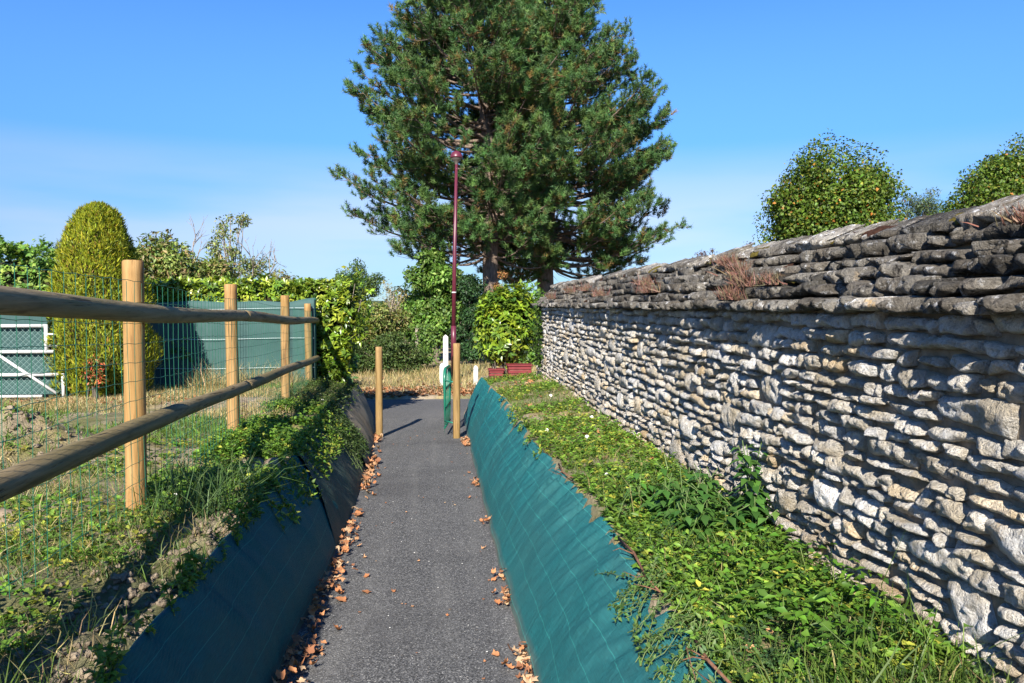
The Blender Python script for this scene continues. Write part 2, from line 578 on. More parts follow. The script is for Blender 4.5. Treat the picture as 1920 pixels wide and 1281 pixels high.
def z_strip(x, y):
    k = np.clip((x - x_crest_r(y)) / (WX - x_crest_r(y)), 0, 1)
    base = np.interp(y, [0, 10, 12.2, 13.5], [.585, .575, .46, .38])
    return z_crest_r(y) * (1 - k) + base * k
def ground_z(x, y, rough=True):
    x, y = np.broadcast_arrays(np.asarray(x, float), np.asarray(y, float))
    zp = zpath(y)
    el, cl, er, cr_ = x_edge_l(y), x_crest_l(y), x_edge_r(y), x_crest_r(y)
    kl = np.clip((el - x) / (el - cl), 0, 1)
    zl = zp + (z_crest_l(y) - zp) * kl ** .9
    fl = sstep(0, .5, cl - x)
    zl = zl + (z_field(y) - z_crest_l(y)) * fl
    kr = np.clip((x - er) / (cr_ - er), 0, 1)
    zr = zp + (z_crest_r(y) - zp) * kr ** .92
    zr = np.where(x > cr_, z_strip(x, y), zr)
    z = np.where(x < el, zl, np.where(x > er, zr, zp))
    on_bank = np.where(x < el, kl, np.where(x > er, kr, 0))
    if rough:
        n1 = fbm2(x, y, 1.1, 3, 5) * .03 + fbm2(x, y, 7, 3, 9) * .018
        lip = np.exp(-((x - cl + .10) / .16) ** 2) * sstep(5.2, 4.0, y)
        n1 = n1 + lip * (fbm2(x, y, 9, 4, 31) * .055 + .02)
        z = z + n1 * np.clip((on_bank - .85) / .15, 0, 1)
    # banks fall away to the road
    end = sstep(13.3, 14.0, y)
    zroad = -.345
    zfar = -.30 + fbm2(x, y, .35, 3, 3) * .05 - .07 + .035 * sstep(15.7, 15.9, y)
    zf = np.where(y > 15.7, zfar + .05, zroad)
    zf = zf - sstep(60, 400, y) * 6 - sstep(400, 4000, y) * 10
    z = z * (1 - end) + zf * end
    mound = .30 * np.exp(-(((x + 3.25) / .42) ** 2 + ((y - 6.0) / .38) ** 2)) * (1 + .35 * fbm2(x, y, 6, 3, 44))
    z = z + mound
    return z - .022 * (1 - np.clip((on_bank - .9) / .1, 0, 1)) * (1 - end)

def spaced(segs):
    o = []
    for a, b, n in segs: o += list(np.linspace(a, b, n, endpoint=False))
    return np.array(o + [segs[-1][1]])
xs = spaced([(-4000, -400, 6), (-400, -60, 10), (-60, -14, 16), (-14, -6, 40), (-6, -2.4, 60), (-2.4, -1.5, 26), (-1.5, -.7, 44), (-.7, .3, 8), (.3, .9, 30), (.9, 1.6, 18), (1.6, 4, 10), (4, 30, 26), (30, 400, 10), (400, 4000, 6)])
ys = spaced([(-30, -6, 6), (-6, 1.4, 30), (1.4, 5.5, 100), (5.5, 9, 60), (9, 13.2, 50), (13.2, 14.2, 14), (14.2, 15.5, 6), (15.5, 16.1, 8), (16.1, 32, 50), (32, 80, 16), (80, 500, 12), (500, 6000, 12)])
X, Y = np.meshgrid(xs, ys, indexing='ij')
o = obj('ground', np.stack([X, Y, ground_z(X, Y)], -1).reshape(-1, 3), grid_faces(len(xs), len(ys)), M['ground'], smooth=True)
tag(o, 'bare soil and dry grass ground around the path', 'ground', kind='structure')

# the path and the road
py_ = spaced([(-6, 2, 12), (2, 13.0, 110)])
pu = np.linspace(0, 1, 26)
PX = np.stack([x_edge_l(py_) - .07 + (x_edge_r(py_) - x_edge_l(py_) + .14) * u for u in pu], 0)
PX = PX + np.where((pu[:, None] == 0) | (pu[:, None] == 1), fbm2(py_[None] * 0 + pu[:, None] * 9, py_[None] + 0 * pu[:, None], 6, 2, 2) * .012, 0)
PYY = np.broadcast_to(py_, PX.shape)
PZ = zpath(PYY) + fbm2(PX, PYY, 1.3, 2, 8) * .004 + sstep(12.4, 12.95, PYY) * .012
o = obj('path', np.stack([PX, PYY, PZ], -1).reshape(-1, 3), grid_faces(len(pu), len(py_)), M['asphalt'], smooth=True)
tag(o, 'narrow dark asphalt footpath between the two sheeted banks', 'path', kind='structure')
rx = spaced([(-60, -6, 12), (-6, 6, 24), (6, 60, 12)])
ry = np.linspace(12.9, 15.75, 16)
X, Y = np.meshgrid(rx, ry, indexing='ij')
Y2 = np.where(np.isclose(Y, 15.75), Y + fbm2(X, Y, 1.5, 3, 4) * .08, Y)
Y2 = np.where(np.isclose(Y, 12.9), Y + fbm2(X, Y, 1.2, 3, 6) * .05 - .15, Y2)
o = obj('road', np.stack([X, Y2, -.312 + .02 * np.sin((Y - 12.9) / 2.85 * math.pi)], -1).reshape(-1, 3), grid_faces(len(rx), len(ry)), M['road'], smooth=True)
tag(o, 'grey asphalt lane crossing beyond the end of the path', 'road', kind='structure')
# far hills
hx = np.linspace(-5000, 5000, 90)
prof = 40 + 45 * fbm2(hx / 900., hx * 0, 1, 3, 12)
Vh = np.concatenate([np.stack([hx, np.full(90, 3600.), np.full(90, -40.)], 1), np.stack([hx, np.full(90, 4300.), np.maximum(prof, 8)], 1), np.stack([hx, np.full(90, 5200.), np.full(90, -40.)], 1)])
Fh = np.concatenate([np.stack([np.arange(89), np.arange(89) + 1, np.arange(89) + 91, np.arange(89) + 90], 1), np.stack([np.arange(89) + 90, np.arange(89) + 91, np.arange(89) + 181, np.arange(89) + 180], 1)])
tag(obj('hills', Vh, Fh, M['hill'], smooth=True), 'low line of far wooded hills on the horizon', 'hills', kind='structure')

# ------------------------------------------------------------------ the dry stone wall
def stone_mesh(y0, y1, z0, z1, xf, depth, nu, nv, seed, round_k=.09, amp=1.0, groove=0.0, edge=.006, rise=0.0, tilt=.007, jit=1.0):
    def axis(n):
        return np.concatenate([[-1, -.955], np.linspace(-.82, .82, n - 4), [.955, 1]])
    s, t_ = np.meshgrid(axis(nu), axis(nv), indexing='ij')
    e = np.maximum(abs(s), abs(t_))
    s2 = s * np.sqrt(1 - round_k * t_ ** 2); t2 = t_ * np.sqrt(1 - round_k * s ** 2)
    Ly, Lz = (y1 - y0) / 2, (z1 - z0) / 2
    r_ = np.random.default_rng(seed)
    cj = r_.normal(0, 1, (2, 2, 2)) * np.array([min(.020, Ly * .20), min(.012, Lz * .28)]) * jit
    a, b = (s2 + 1) / 2, (t2 + 1) / 2
    off = (cj[0, 0] * ((1 - a) * (1 - b))[..., None] + cj[1, 0] * (a * (1 - b))[..., None] + cj[0, 1] * ((1 - a) * b)[..., None] + cj[1, 1] * (a * b)[..., None])
    yy = (y0 + y1) / 2 + Ly * s2 + off[..., 0]
    zz = (z0 + z1) / 2 + Lz * t2 + off[..., 1]
    p = np.stack([np.full(yy.size, seed * 3.7), yy.ravel(), zz.ravel()], 1)
    on = lambda f, k: vn(p, f, k).reshape(yy.shape)
    yy = yy + (on(11, 1) * .009 + on(37, 11) * .005) * jit; zz = zz + (on(13, 2) * .008 + on(41, 12) * .0055) * jit
    g = r_.normal(0, 1, 2) * tilt
    face = on(9, 3) * .009 * amp + on(26, 4) * .010 * amp + on(64, 5) * .011 * amp + g[0] * s + g[1] * t_
    for _ in range(5):
        th = r_.random() * 6.283
        face = np.maximum(face, (.034 * (s * math.cos(th) + t_ * math.sin(th)) - r_.uniform(.012, .034)) * amp)
    face = face - .006 * amp * abs(on(32, 8)) + .004 * amp * abs(on(75, 9))
    if groove:
        q = np.stack([np.full(yy.size, seed * 1.3), yy.ravel() * 34, zz.ravel() * 5], 1)
        face = face + vn(q, 1, 7).reshape(yy.shape) * .011 * groove
    fall = np.interp(e, [0, .45, .82, .955, 1], [-.004, -.003, 0, edge, depth])
    xx = xf + face * (1 - .6 * (e > .99)) + fall
    zz = zz + rise * np.where(e > .99, 1, 0) * np.where(t_ > 0, 1, .5) - np.where((e > .99) & (rise == 0), t_ * .004, 0)
    return np.stack([xx, yy, zz], -1).reshape(-1, 3), grid_faces(nu, nv)[:, ::-1]

wall = thing('stone_wall', 'long dry stone wall of pale limestone under a dark stepped stone coping', 'wall', (WX + .2, 6, .5))
pieces = []
zrows = [.47]
rr = random.Random(3)
while zrows[-1] < 1.50:
    zrows.append(zrows[-1] + rr.uniform(.040, .062))
zrows = [.47 + (z_ - .47) * (1.575 - .47) / (zrows[-1] - .47) for z_ in zrows]
def brow(r, y):
    return zrows[r] + .016 * float(vn(np.array([[y * .9, r * .55, .2]]), 1, 21)[0]) * (0 if r in (0, len(zrows) - 1) else 1) + .007 * float(vn(np.array([[y * 4, r * 5.1, .2]]), 1, 22)[0])
occ = [[] for _ in zrows]
NR = len(zrows) - 1
for r in range(NR):
    y = -.7 - rr.random() * .1
    while y < 12.12:
        hit = [b for a, b in occ[r] if a - .03 <= y < b]
        if hit:
            y = max(hit); continue
        ln = min(max(rr.lognormvariate(math.log(.13), .42), .06), .32)
        span = 1
        if rr.random() < .055 and r < NR - 2:
            span = 2 if rr.random() < .75 else 3
            if r + span > NR - 1: span = 2
            ln = rr.uniform(.15, .34)
        nxt = [a for a, b in occ[r] if y < a < y + ln + .06]
        if nxt:
            ln = min(nxt) - y; span = 1
            if ln < .05:
                y = min(nxt); continue
        y1 = min(y + ln, 12.15)
        ym = (y + y1) / 2
        clash = any(a < y1 and b > y for k in range(1, span) for a, b in occ[r + k])
        if clash: span = 1
        for k in range(1, span): occ[r + k].append((y, y1))
        gap = .0045
        hj = rr.uniform(0, .010) if span == 1 else 0
        pieces.append((y + gap, y1 - gap, brow(r, ym) + .003 + hj * rr.random(), brow(r + span, ym) - .003 - hj * .5))
        y = y1
pieces = [p for p in pieces if p[1] - p[0] > .03]
def imp(p):
    ym = (p[0] + p[1]) / 2
    if ym < 1.75: return -1
    return (p[1] - p[0]) * (p[3] - p[2]) / (ym * ym + 2) ** 1.5
order = sorted(range(len(pieces)), key=lambda i: -imp(pieces[i]))
big = set(order[:300])
rest = MB()
STC = np.array([[1, 1, 1], [1.08, 1.06, 1.03], [.86, .84, .80], [1.12, .98, .78], [.95, .96, .98], [1.2, 1.2, 1.2]])
for i, p in enumerate(pieces):
    rg = np.random.default_rng(1000 + i)
    tint = STC[rg.choice(6, p=[.32, .24, .13, .07, .14, .10])] * (1 + rg.normal(0, .07))
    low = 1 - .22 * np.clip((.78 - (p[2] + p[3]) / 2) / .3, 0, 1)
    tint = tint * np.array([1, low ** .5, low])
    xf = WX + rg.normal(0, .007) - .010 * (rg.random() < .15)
    ym = (p[0] + p[1]) / 2
    ln = p[1] - p[0]
    if i in big:
        near = ym < 4.2
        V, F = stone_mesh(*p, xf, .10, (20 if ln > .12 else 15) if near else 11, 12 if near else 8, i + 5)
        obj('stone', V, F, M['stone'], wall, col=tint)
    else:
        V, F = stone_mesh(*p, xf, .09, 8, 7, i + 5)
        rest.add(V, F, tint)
rest.build('stone_courses', M['stone'], wall, kind='stuff')
# core of the wall and of its coping
cx0, cx1 = WX + .034, WX + .50
prof = [(cx0, .2), (cx0, 1.60), (WX + .09, 1.63), (WX + .15, 1.68), (WX + .23, 1.76), (WX + .30, 1.83), (WX + .36, 1.87), (WX + .55, 1.66), (cx1, 1.58), (cx1, .2)]
Vc = [(x, y, z) for y in (-.75, 12.14) for x, z in prof]
k = len(prof)
Fc = [[j, (j + 1) % k, k + (j + 1) % k, k + j] for j in range(k)] + [list(range(k))[::-1], list(range(k, 2 * k))]
obj('wall_core', Vc, Fc, M['mortar'], wall)
# coping courses
cs = random.Random(8)
ci = 0
cop = []
for k in range(6):
    y = -.7 - cs.random() * .2
    zb = 1.578 + (0, .050, .108, .166, .224, .280)[k]
    hh = (.046, .048, .048, .048, .048, .045)[k]
    xb = WX - .066 + (0, .068, .132, .196, .256, .305)[k]
    while y < 12.2:
        ln = cs.uniform(.09, .24) if cs.random() < .8 else cs.uniform(.2, .34)
        y1 = y + ln
        ym = (y + y1) / 2
        wob = (.012 if k else .004) * float(vn(np.array([[ym * .7, k * .6, .3]]), 1, 61)[0])
        rg = np.random.default_rng(9000 + ci)
        hj = hh * cs.uniform(.86, 1.08)
        near = ym < 5
        V, F = stone_mesh(y - .006, y1 + .003, zb + wob, zb + hj + wob, xb + cs.gauss(0, .016 if k else .007), .17, 16 if near else 9, 9 if near else 6, 700 + ci,
                          round_k=.05, amp=1.2, groove=2.6, edge=.003, rise=(.010 if k < 5 else .06), tilt=.012, jit=(1.2 if k else .7))
        tint = np.ones(3) * np.clip(1 + rg.normal(0, .32), .35, 2) * (1.15 if k == 0 else 1.5 if k == 5 else 1.0)
        if k == 0 and 2.25 < ym < 2.55: tint = tint * 1.5
        cop.append((ym, V, F, tint))
        ci += 1
        y = y1
cop.sort(key=lambda c_: c_[0] if c_[0] > 1.7 else 99)
rest = MB()
for i, (ym, V, F, tint) in enumerate(cop):
    if i < 300: obj('coping_stone', V, F, M['coping'], wall, col=tint)
    else: rest.add(V, F, tint)
rest.build('coping_courses', M['coping'], wall, kind='stuff')
# moss cushions along the ridge and on the steps
def cushion(cx, cy, cz, rx_, ry_, rz_, seed):
    th = np.linspace(0, 2 * math.pi, 22, endpoint=False); ph = np.linspace(.02, 1, 7)
    T, P_ = np.meshgrid(th, ph, indexing='ij')
    rad = P_ * (1 + .35 * fbm2(np.cos(T) * 1.3 + seed, np.sin(T) * 1.3, 1, 2, seed))
    V = np.stack([cx + rx_ * rad * np.cos(T), cy + ry_ * rad * np.sin(T), cz + rz_ * np.sqrt(np.clip(1 - P_ ** 2, 0, 1)) + .25 * (rx_ * rad * np.cos(T))], -1)
    V[..., 2] += fbm2(V[..., 0] * 1, V[..., 1], 40, 2, seed) * .008
    V = V.reshape(-1, 3)
    F = []
    n = 7
    for i in range(22):
        for j in range(n - 1):
            a, b = i * n + j, ((i + 1) % 22) * n + j
            F.append([a, a + 1, b + 1, b])
    return V, np.array(F)
ms = random.Random(4)
for i, (cy, ry_, m) in enumerate([(3.05, .20, 'red_moss'), (3.55, .28, 'moss'), (4.15, .34, 'moss'), (4.85, .25, 'moss'), (5.6, .2, 'red_moss'), (6.3, .3, 'moss'), (7.2, .25, 'red_moss'), (8.3, .35, 'red_moss'), (9.6, .4, 'red_moss'), (2.45, .16, 'moss')]):
    V, F = cushion(WX + .31, cy, 1.888, .06, ry_, .03, i)
    obj('moss', V, F, M[m], wall, smooth=True)
for i in range(9):
    k = ms.choice((0, 1, 2, 3))
    cy = ms.uniform(2.1, 9)
    V, F = cushion(WX - .02 + (.0, .075, .155, .235)[k] + .05, cy, 1.578 + (.066, .13, .205, .275)[k], .04, ms.uniform(.04, .09), .012, 40 + i)
    obj('moss', V, F, M[ms.choice(('moss', 'red_moss', 'red_moss'))], wall, smooth=True)
# stonecrop growing on the coping
for i, (cy, k, h) in enumerate([(3.72, 1, .13), (3.98, 2, .12), (3.66, 0, .10), (3.42, 1, .09), (4.35, 3, .10), (5.5, 1, .12), (5.9, 2, .11), (7.2, 1, .12), (8.4, 2, .13), (9.5, 2, .14), (10.6, 1, .15), (2.02, 3, .08)]):
    n = 230 if cy < 5 else 130
    x0 = WX - .05 + (.0, .075, .155, .235)[k]
    z0 = 1.578 + (.06, .125, .195, .265)[k]
    P = np.stack([x0 + rng.normal(0, .022, n), cy + rng.normal(0, .05 if cy < 5 else .12, n), np.full(n, z0 - .01)], 1)
    D = rng.normal(0, .45, (n, 3)) + np.array([-.35, 0, 1.0])
    V, F, C = blades(P, D, rng.uniform(.3, 1, n) * h, .0045, mixcol(n, [(.16, .075, .055), (.22, .12, .09), (.11, .06, .045), (.15, .12, .07)]))
    sc_ = thing('stonecrop', ('tall' if h > .125 else 'small') + ' tuft of dried reddish stonecrop on the ' + ('eave', 'second', 'third', 'fourth')[k] + ' course of the wall coping', 'plant', (x0, cy, z0), 'stonecrop tufts on the wall coping')
    obj('foliage', V, F, M['dry_leaf'], sc_, col=C, kind='stuff')

# ------------------------------------------------------------------ sheets pinned over the banks
def add_uv(o, U, V_):
    me = o.data
    uv = me.uv_layers.new(name='UVMap')
    li = np.empty(len(me.loops), np.int32)
    me.loops.foreach_get('vertex_index', li)
    uv.data.foreach_set('uv', np.stack([U.ravel()[li], V_.ravel()[li]], 1).astype(np.float32).ravel())
def bank_sheet(side, ya, yb, mat, label, lift=.012, seed=0, skew=0.0, over=.10, wr=1.0):
    ny, ns = int((yb - ya) * 44) + 2, 48
    s, yv = np.meshgrid(np.linspace(-.02, 1.16, ns), np.linspace(ya, yb, ny), indexing='ij')
    yv = yv + skew * s
    sc = np.clip(s, 0, 1)
    if side < 0: e, c, zc, pw = x_edge_l(yv), x_crest_l(yv), z_crest_l(yv), .9
    else: e, c, zc, pw = x_edge_r(yv), x_crest_r(yv), z_crest_r(yv), .92
    zp = zpath(yv)
    # a ragged upper edge that folds over the crest and sinks into the soil
    ov = np.clip(s - 1, 0, 1) / .16
    rag = 1 + .5 * fbm2(yv, yv * 0 + seed, 2.2, 3, seed + 3)
    c = c + side * .022 * fbm2(yv, yv * 0, 1.7, 3, seed + 40) * sc
    e = e - side * .010 * fbm2(yv, yv * 0 + 3, 2.6, 2, seed + 41)
    x = e + (c - e) * sc + side * ov * over * rag
    z = zp + (zc - zp) * sc ** pw - ov ** 2 * .05 * rag
    nrm = np.array([-side * .8, 0, .6])
    # belly at the foot, wrinkles running up the slope and folds along it
    w = fbm2(yv * 1.0, s * .5, 2.2, 3, seed) * .009 + fbm2(yv * 7 + s * 3, s * 1.1, 1.0, 2, seed + 1) * .009 * sc
    w = w + fbm2(yv * 20 + s * 9, s * 1.3 + yv, 1.0, 2, seed + 7) * (.011 if side > 0 else .006) * np.clip(sc * 1.6 - .5, 0, 1)
    w = w * wr * np.clip(s * 5, .15, 1) + lift + .02 * np.sin(np.clip(s, 0, 1) * math.pi)
    if side < 0:     # slack folds hanging down the steep bank, and a loose roll at the top
        fo = vn(np.stack([(yv * 2.6 + s * 1.5).ravel(), (s * .7).ravel(), np.full(s.size, seed * 1.7)], 1), 1, seed + 50).reshape(s.shape)
        w = w + (.018 * (1 - abs(fo)) ** 3 + .006 * sstep(.7, 1, s) * (1 + fbm2(yv, yv * 0, 3.5, 2, seed + 51))) * np.clip(s * 3, 0, 1)
    x = x + nrm[0] * w; z = z + nrm[2] * w
    z = np.maximum(z, zp + .003)
    P = np.stack([x, yv, z], -1)
    F = grid_faces(ns, ny)
    if side > 0: F = F[:, ::-1]
    base = P[0, ny // 2]
    o = obj('ground_cover_sheet', P.reshape(-1, 3), F, mat, smooth=True, loc=base)
    seglen = np.hypot(c - e, zc - zp) + .1
    add_uv(o, s * seglen, yv)
    return tag(o, label, 'sheet')
bank_sheet(1, .3, 13.0, M['sheet'], 'long bright teal woven sheet on the sunlit bank below the stone wall', .014, 3, 0, .07, 2.4)
bank_sheet(-1, .3, 6.0, M['sheet'], 'dark teal woven sheet in shade on the bank below the wooden fence', .006, 8, .9, .05, 1.6)
bank_sheet(-1, 5.5, 8.3, M['sheet_dull'], 'dusty grey green sheet lapped under the dark teal one', .006, 15, .5, .05, 1.2)
bank_sheet(-1, 8.55, 13.1, M['sheet_pale'], 'pale beige dusty sheet on the bank end towards the road', .012, 22, .25, .04, 1.2)

# ------------------------------------------------------------------ wooden fence with wire netting
PY = [1.42, 4.12, 6.72, 9.42, 12.15]
PXF = [-1.46, -1.605, -1.80, -1.91, -2.10]
def fence_x(y): return np.interp(y, PY, PXF)
fence = thing('wooden_fence', 'round timber post and rail fence with green wire netting above the bank', 'fence', (-1.8, 6.5, .45))
def log(p0, p1, r, n=16, seg=26, seed=0, chamfer=True, rough=.02, taper=0):
    p0, p1 = np.array(p0, float), np.array(p1, float)
    tt = np.linspace(0, 1, seg)
    Ln = np.linalg.norm(p1 - p0)
    if chamfer: tt = np.unique(np.concatenate([[0, .008 / Ln], tt[1:-1], [1 - .008 / Ln, 1]]))
    P = p0 + (p1 - p0) * tt[:, None]
    rad = r * (1 - taper * tt) * (1 + .012 * np.sin(tt * Ln * 9 + seed))
    if chamfer:
        rad[0] *= .86; rad[-1] *= .86
    V, F = tube(P, rad, n)
    ax = unit(p1 - p0)
    base = P.repeat(n, 0)
    m = len(base)
    d = V[:m] - base
    k = 1 + rough * vn(np.concatenate([V[:m, :2] * 6, V[:m, 2:] * 6], 1) + seed * 9, 1, seed)
    V[:m] = base + d * k[:, None]
    return V, F
for i, (y, x) in enumerate(zip(PY, PXF)):
    zt = float(z_field(y)) + 1.29 + (.008, -.006, .010, .02, 0)[i]
    lean = (.0, .012, -.006, .01, -.01)[i]
    V, F = log((x, y, float(z_field(y)) - .30), (x + lean, y, zt), .052, 18, 24, i)
    obj('post', V, F, M['post_wood'], fence, smooth=True)
rail_parts = []
for (h, off) in ((1.02, .0), (.44, .006)):
    for j, (a, b) in enumerate(((0.25, 6.74), (6.75, 12.36))):
        ysr = np.linspace(a, b, 60)
        base_h = h
        P = np.stack([fence_x(ysr) + .052 + .042 + off, ysr, z_field(ysr) + base_h + .012 * np.sin(ysr * 1.3 + h * 5)], 1)
        rad = .049 * (1 + .02 * np.sin(ysr * 3.1 + j * 2 + h)) * (1 - .012 * (ysr - a))
        # swollen knot rings along the rail
        for kk in np.arange(a + .35, b, .62):
            rad = rad + .0022 * np.exp(-((ysr - kk - .15 * math.sin(kk * 7)) / .05) ** 2)
        V, F = tube(P, rad, 18)
        obj('rail', V, F, M['rail_wood'], fence, smooth=True)
# netting: upright and cross wires between posts and rails
net = MB()
def wire(P, r):
    V, F = tube(P, r, 3, cap=False)
    net.add(V, F)
yw = np.arange(.9, 12.2, .10)
for y in yw:
    z0 = float(ground_z(fence_x(y), y)) - .02
    zt = float(z_field(y)) + 1.165
    x = float(fence_x(y)) + .054
    zz = np.linspace(z0, zt, 5)
    wob = .004 * np.sin(y * 9 + zz * 5)
    wire(np.stack([x + wob, y + .5 * wob, zz], 1), .0017)
yl = np.arange(.9, 12.2, .05)
for hgt in (1.165, 1.065, .965, .865, .765, .665, .565, .465, .365, .265, .165, .065):
    wire(np.stack([fence_x(yl) + .0555, yl, z_field(yl) + hgt + .0025 * np.sin(yl * 31) + .008 * np.sin(yl * 2.3 + hgt * 9)], 1), .0017)
net.build('wire_netting', M['wire_green'], fence)

# ------------------------------------------------------------------ bollards and green barrier at the mouth of the path
for (x, y, h, r, lab) in ((-.929, 10.98, 1.29, .05, 'free standing round wooden bollard beside the pale sheeted bank'), (.165, 10.77, 1.34, .051, 'round wooden bollard next to the green tubular barrier')):
    z = float(zpath(y))
    V, F = log((x, y, z - .2), (x + .006, y, z + h), r, 18, 24, int(h * 100))
    tag(obj('wooden_bollard', V, F, M['bollard_wood'], smooth=True, loc=(x, y, z)), lab, 'bollard', 'wooden bollards at the path mouth')
z = float(zpath(11))
gate = thing('barrier_gate', 'green tubular steel barrier standing edge-on beside the bollard', 'barrier', (.04, 11.4, z))
g0, g1 = np.array([.0, 10.99, z]), np.array([.085, 11.95, z - .02])
def arc_frame(a, b, h, r, rc, n=8):
    u = unit(b - a); Lh = np.linalg.norm(b - a)
    pts = [a + [0, 0, .0]]
    for th in np.linspace(0, math.pi / 2, 7): pts.append(a + u * (rc - rc * math.cos(th)) + np.array([0, 0, h - rc + rc * math.sin(th)]))
    for th in np.linspace(0, math.pi / 2, 7): pts.append(a + u * (Lh - rc + rc * math.sin(th)) + np.array([0, 0, h - rc + rc * math.cos(th)]))
    pts.append(b)
    return tube(pts, r, 10)
V, F = arc_frame(g0, g1, .96, .024, .16)
frame_ = obj('frame', V, F, M['green_paint'], gate, smooth=True)
gu = g1 - g0
for hh in (.12, .40, .68):
    V, F = tube([g0 + [0, 0, hh], g0 + gu * .5 + [0, 0, hh], g1 + [0, 0, hh]], .014, 8)
    obj('crossbar', V, F, M['green_paint'], gate, smooth=True)
for f in (.2, .4, .6, .8):
    V, F = tube([g0 + gu * f + [0, 0, .12], g0 + gu * f + [0, 0, .5], g0 + gu * f + [0, 0, .94]], .008, 6)
    obj('bar', V, F, M['green_paint'], gate, smooth=True)
for hh in (.22, .80):
    V, F = tube([np.array([.12, 10.80, z + hh]), np.array([.06, 10.9, z + hh]), g0 + [0, 0, hh]], .011, 8)
    obj('hinge', V, F, M['green_paint'], frame_, smooth=True)

# ------------------------------------------------------------------ street lamp
lx, ly = .235, 19.5
lz = float(ground_z(lx, ly))
lamp = thing('street_lamp', 'tall burgundy street lamp with a mushroom shaped head', 'lamp', (lx, ly, lz))
V, F = tube([(lx, ly, lz - .05), (lx, ly, lz + 1.0), (lx, ly, lz + 1.35)], [.068, .068, .066], 14)
obj('base_sleeve', V, F, M['burgundy'], lamp, smooth=True)
V, F = tube([(lx, ly, lz + 1.3), (lx + .03, ly, lz + 3), (lx + .085, ly, lz + 5.45)], [.056, .05, .034], 14)
pole_ = obj('pole', V, F, M['burgundy'], lamp, smooth=True)
V, F = tube([(lx + .012, ly, lz + 2.18), (lx + .0125, ly, lz + 2.21)], [.058, .058], 14)
obj('band', V, F, M['white_paint'], pole_, smooth=True)
def lathe(c, prof, n=24):
    th = np.arange(n) * 2 * math.pi / n
    V = np.array([[c[0] + r * math.cos(a), c[1] + r * math.sin(a), c[2] + z_] for r, z_ in prof for a in th])
    F = [[i * n + k, i * n + (k + 1) % n, (i + 1) * n + (k + 1) % n, (i + 1) * n + k] for i in range(len(prof) - 1) for k in range(n)]
    return V, np.array(F)
hc = (lx + .085, ly, lz + 5.40)
V, F = lathe(hc, [(.035, 0), (.05, .05), (.085, .09), (.12, .12), (.135, .15), (.138, .165)])
obj('bowl', V, F, M['lamp_glass'], lamp, smooth=True)
V, F = lathe(hc, [(.140, .155), (.160, .165), (.158, .19), (.135, .26), (.09, .31), (.04, .335), (.012, .345), (.001, .346)])
obj('lamp_cap', V, F, M['burgundy'], lamp, smooth=True)

# ------------------------------------------------------------------ white posts beyond the road
z = float(ground_z(.03, 18.6)) - .1
cp = thing('concrete_post', 'tall white concrete post with pointed top and bolt holes beyond the road', 'post', (.03, 18.6, z))
w = .060
Vp = [(.03 + sx * w, 18.6 + sy * .06, z_) for z_ in (z, .84) for sx, sy in ((-1, -1), (1, -1), (1, 1), (-1, 1))] + [(.03, 18.54, .90), (.03, 18.66, .90)]
shaft_ = obj('shaft', Vp, [[0, 1, 5, 4], [1, 2, 6, 5], [2, 3, 7, 6], [3, 0, 4, 7], [4, 5, 8], [6, 7, 9], [5, 6, 9, 8], [7, 4, 8, 9], [3, 2, 1, 0]], M['chalk'], cp)
for zz in (.70, .42, .14):
    V, F = tube([(.03, 18.537, zz), (.03, 18.532, zz)], .013, 8)
    obj('bolt_hole', V, F, M['lamp_glass'], shaft_)
def round_post(name, c, wx, wy, h, lab):
    c = np.array(c); pr = []
    V, F = bev_box((c[0], c[1], c[2] + h * .42), (wx, wy, h * .84), .02)
    m = MB(); m.add(V, F)
    a = np.linspace(0, math.pi, 9)
    Vt = [(c[0] + math.cos(t_) * wx * .49, c[1] + s_ * wy * .48, c[2] + h * .83 + math.sin(t_) * h * .17) for s_ in (-1, 1) for t_ in a]
    Ft = [[i, i + 1, i + 10, i + 9] for i in range(8)] + [list(range(9))[::-1], list(range(9, 18))]
    m.add(Vt, Ft)
    return tag(m.build(name, M['chalk'], loc=c), lab, 'post')
round_post('marker_stone', (-.035, 17.8, float(ground_z(-.035, 17.8)) - .03), .16, .13, .56, 'short white round topped marker stone in front of the tall white post')
round_post('marker_post', (.74, 18.2, float(ground_z(.74, 18.2)) - .05), .11, .09, .50, 'small white marker post in dry grass near the laurel bush')

# ------------------------------------------------------------------ red planter boxes by the laurel
for (c, s, lab) in (((1.23, 12.62, .40), (.38, .34, .19), 'red slatted planter box at the foot of the wall end'), ((.86, 12.80, .40), (.24, .28, .15), 'narrow red planter box under the laurel leaves')):
    zb = float(ground_z(c[0], c[1])) - .02
    pl = thing('planter_box', lab, 'planter', (c[0], c[1], zb))
    for q in range(3):
        hq = s[2] / 3
        V, F = bev_box((c[0], c[1], zb + hq * (q + .5)), (s[0], s[1], hq - .008), .008)
        obj('board', V, F, M['red_box'], pl)
    V, F = bev_box((c[0], c[1], zb + s[2] * .5), (s[0] - .03, s[1] - .03, s[2] - .02), .01)
    obj('liner', V, F, M['mortar'], pl)
    V, F = bev_box((c[0], c[1], zb + s[2] + .010), (s[0] + .03, s[1] + .03, .025), .006)
    obj('rim', V, F, M['red_box'], pl)

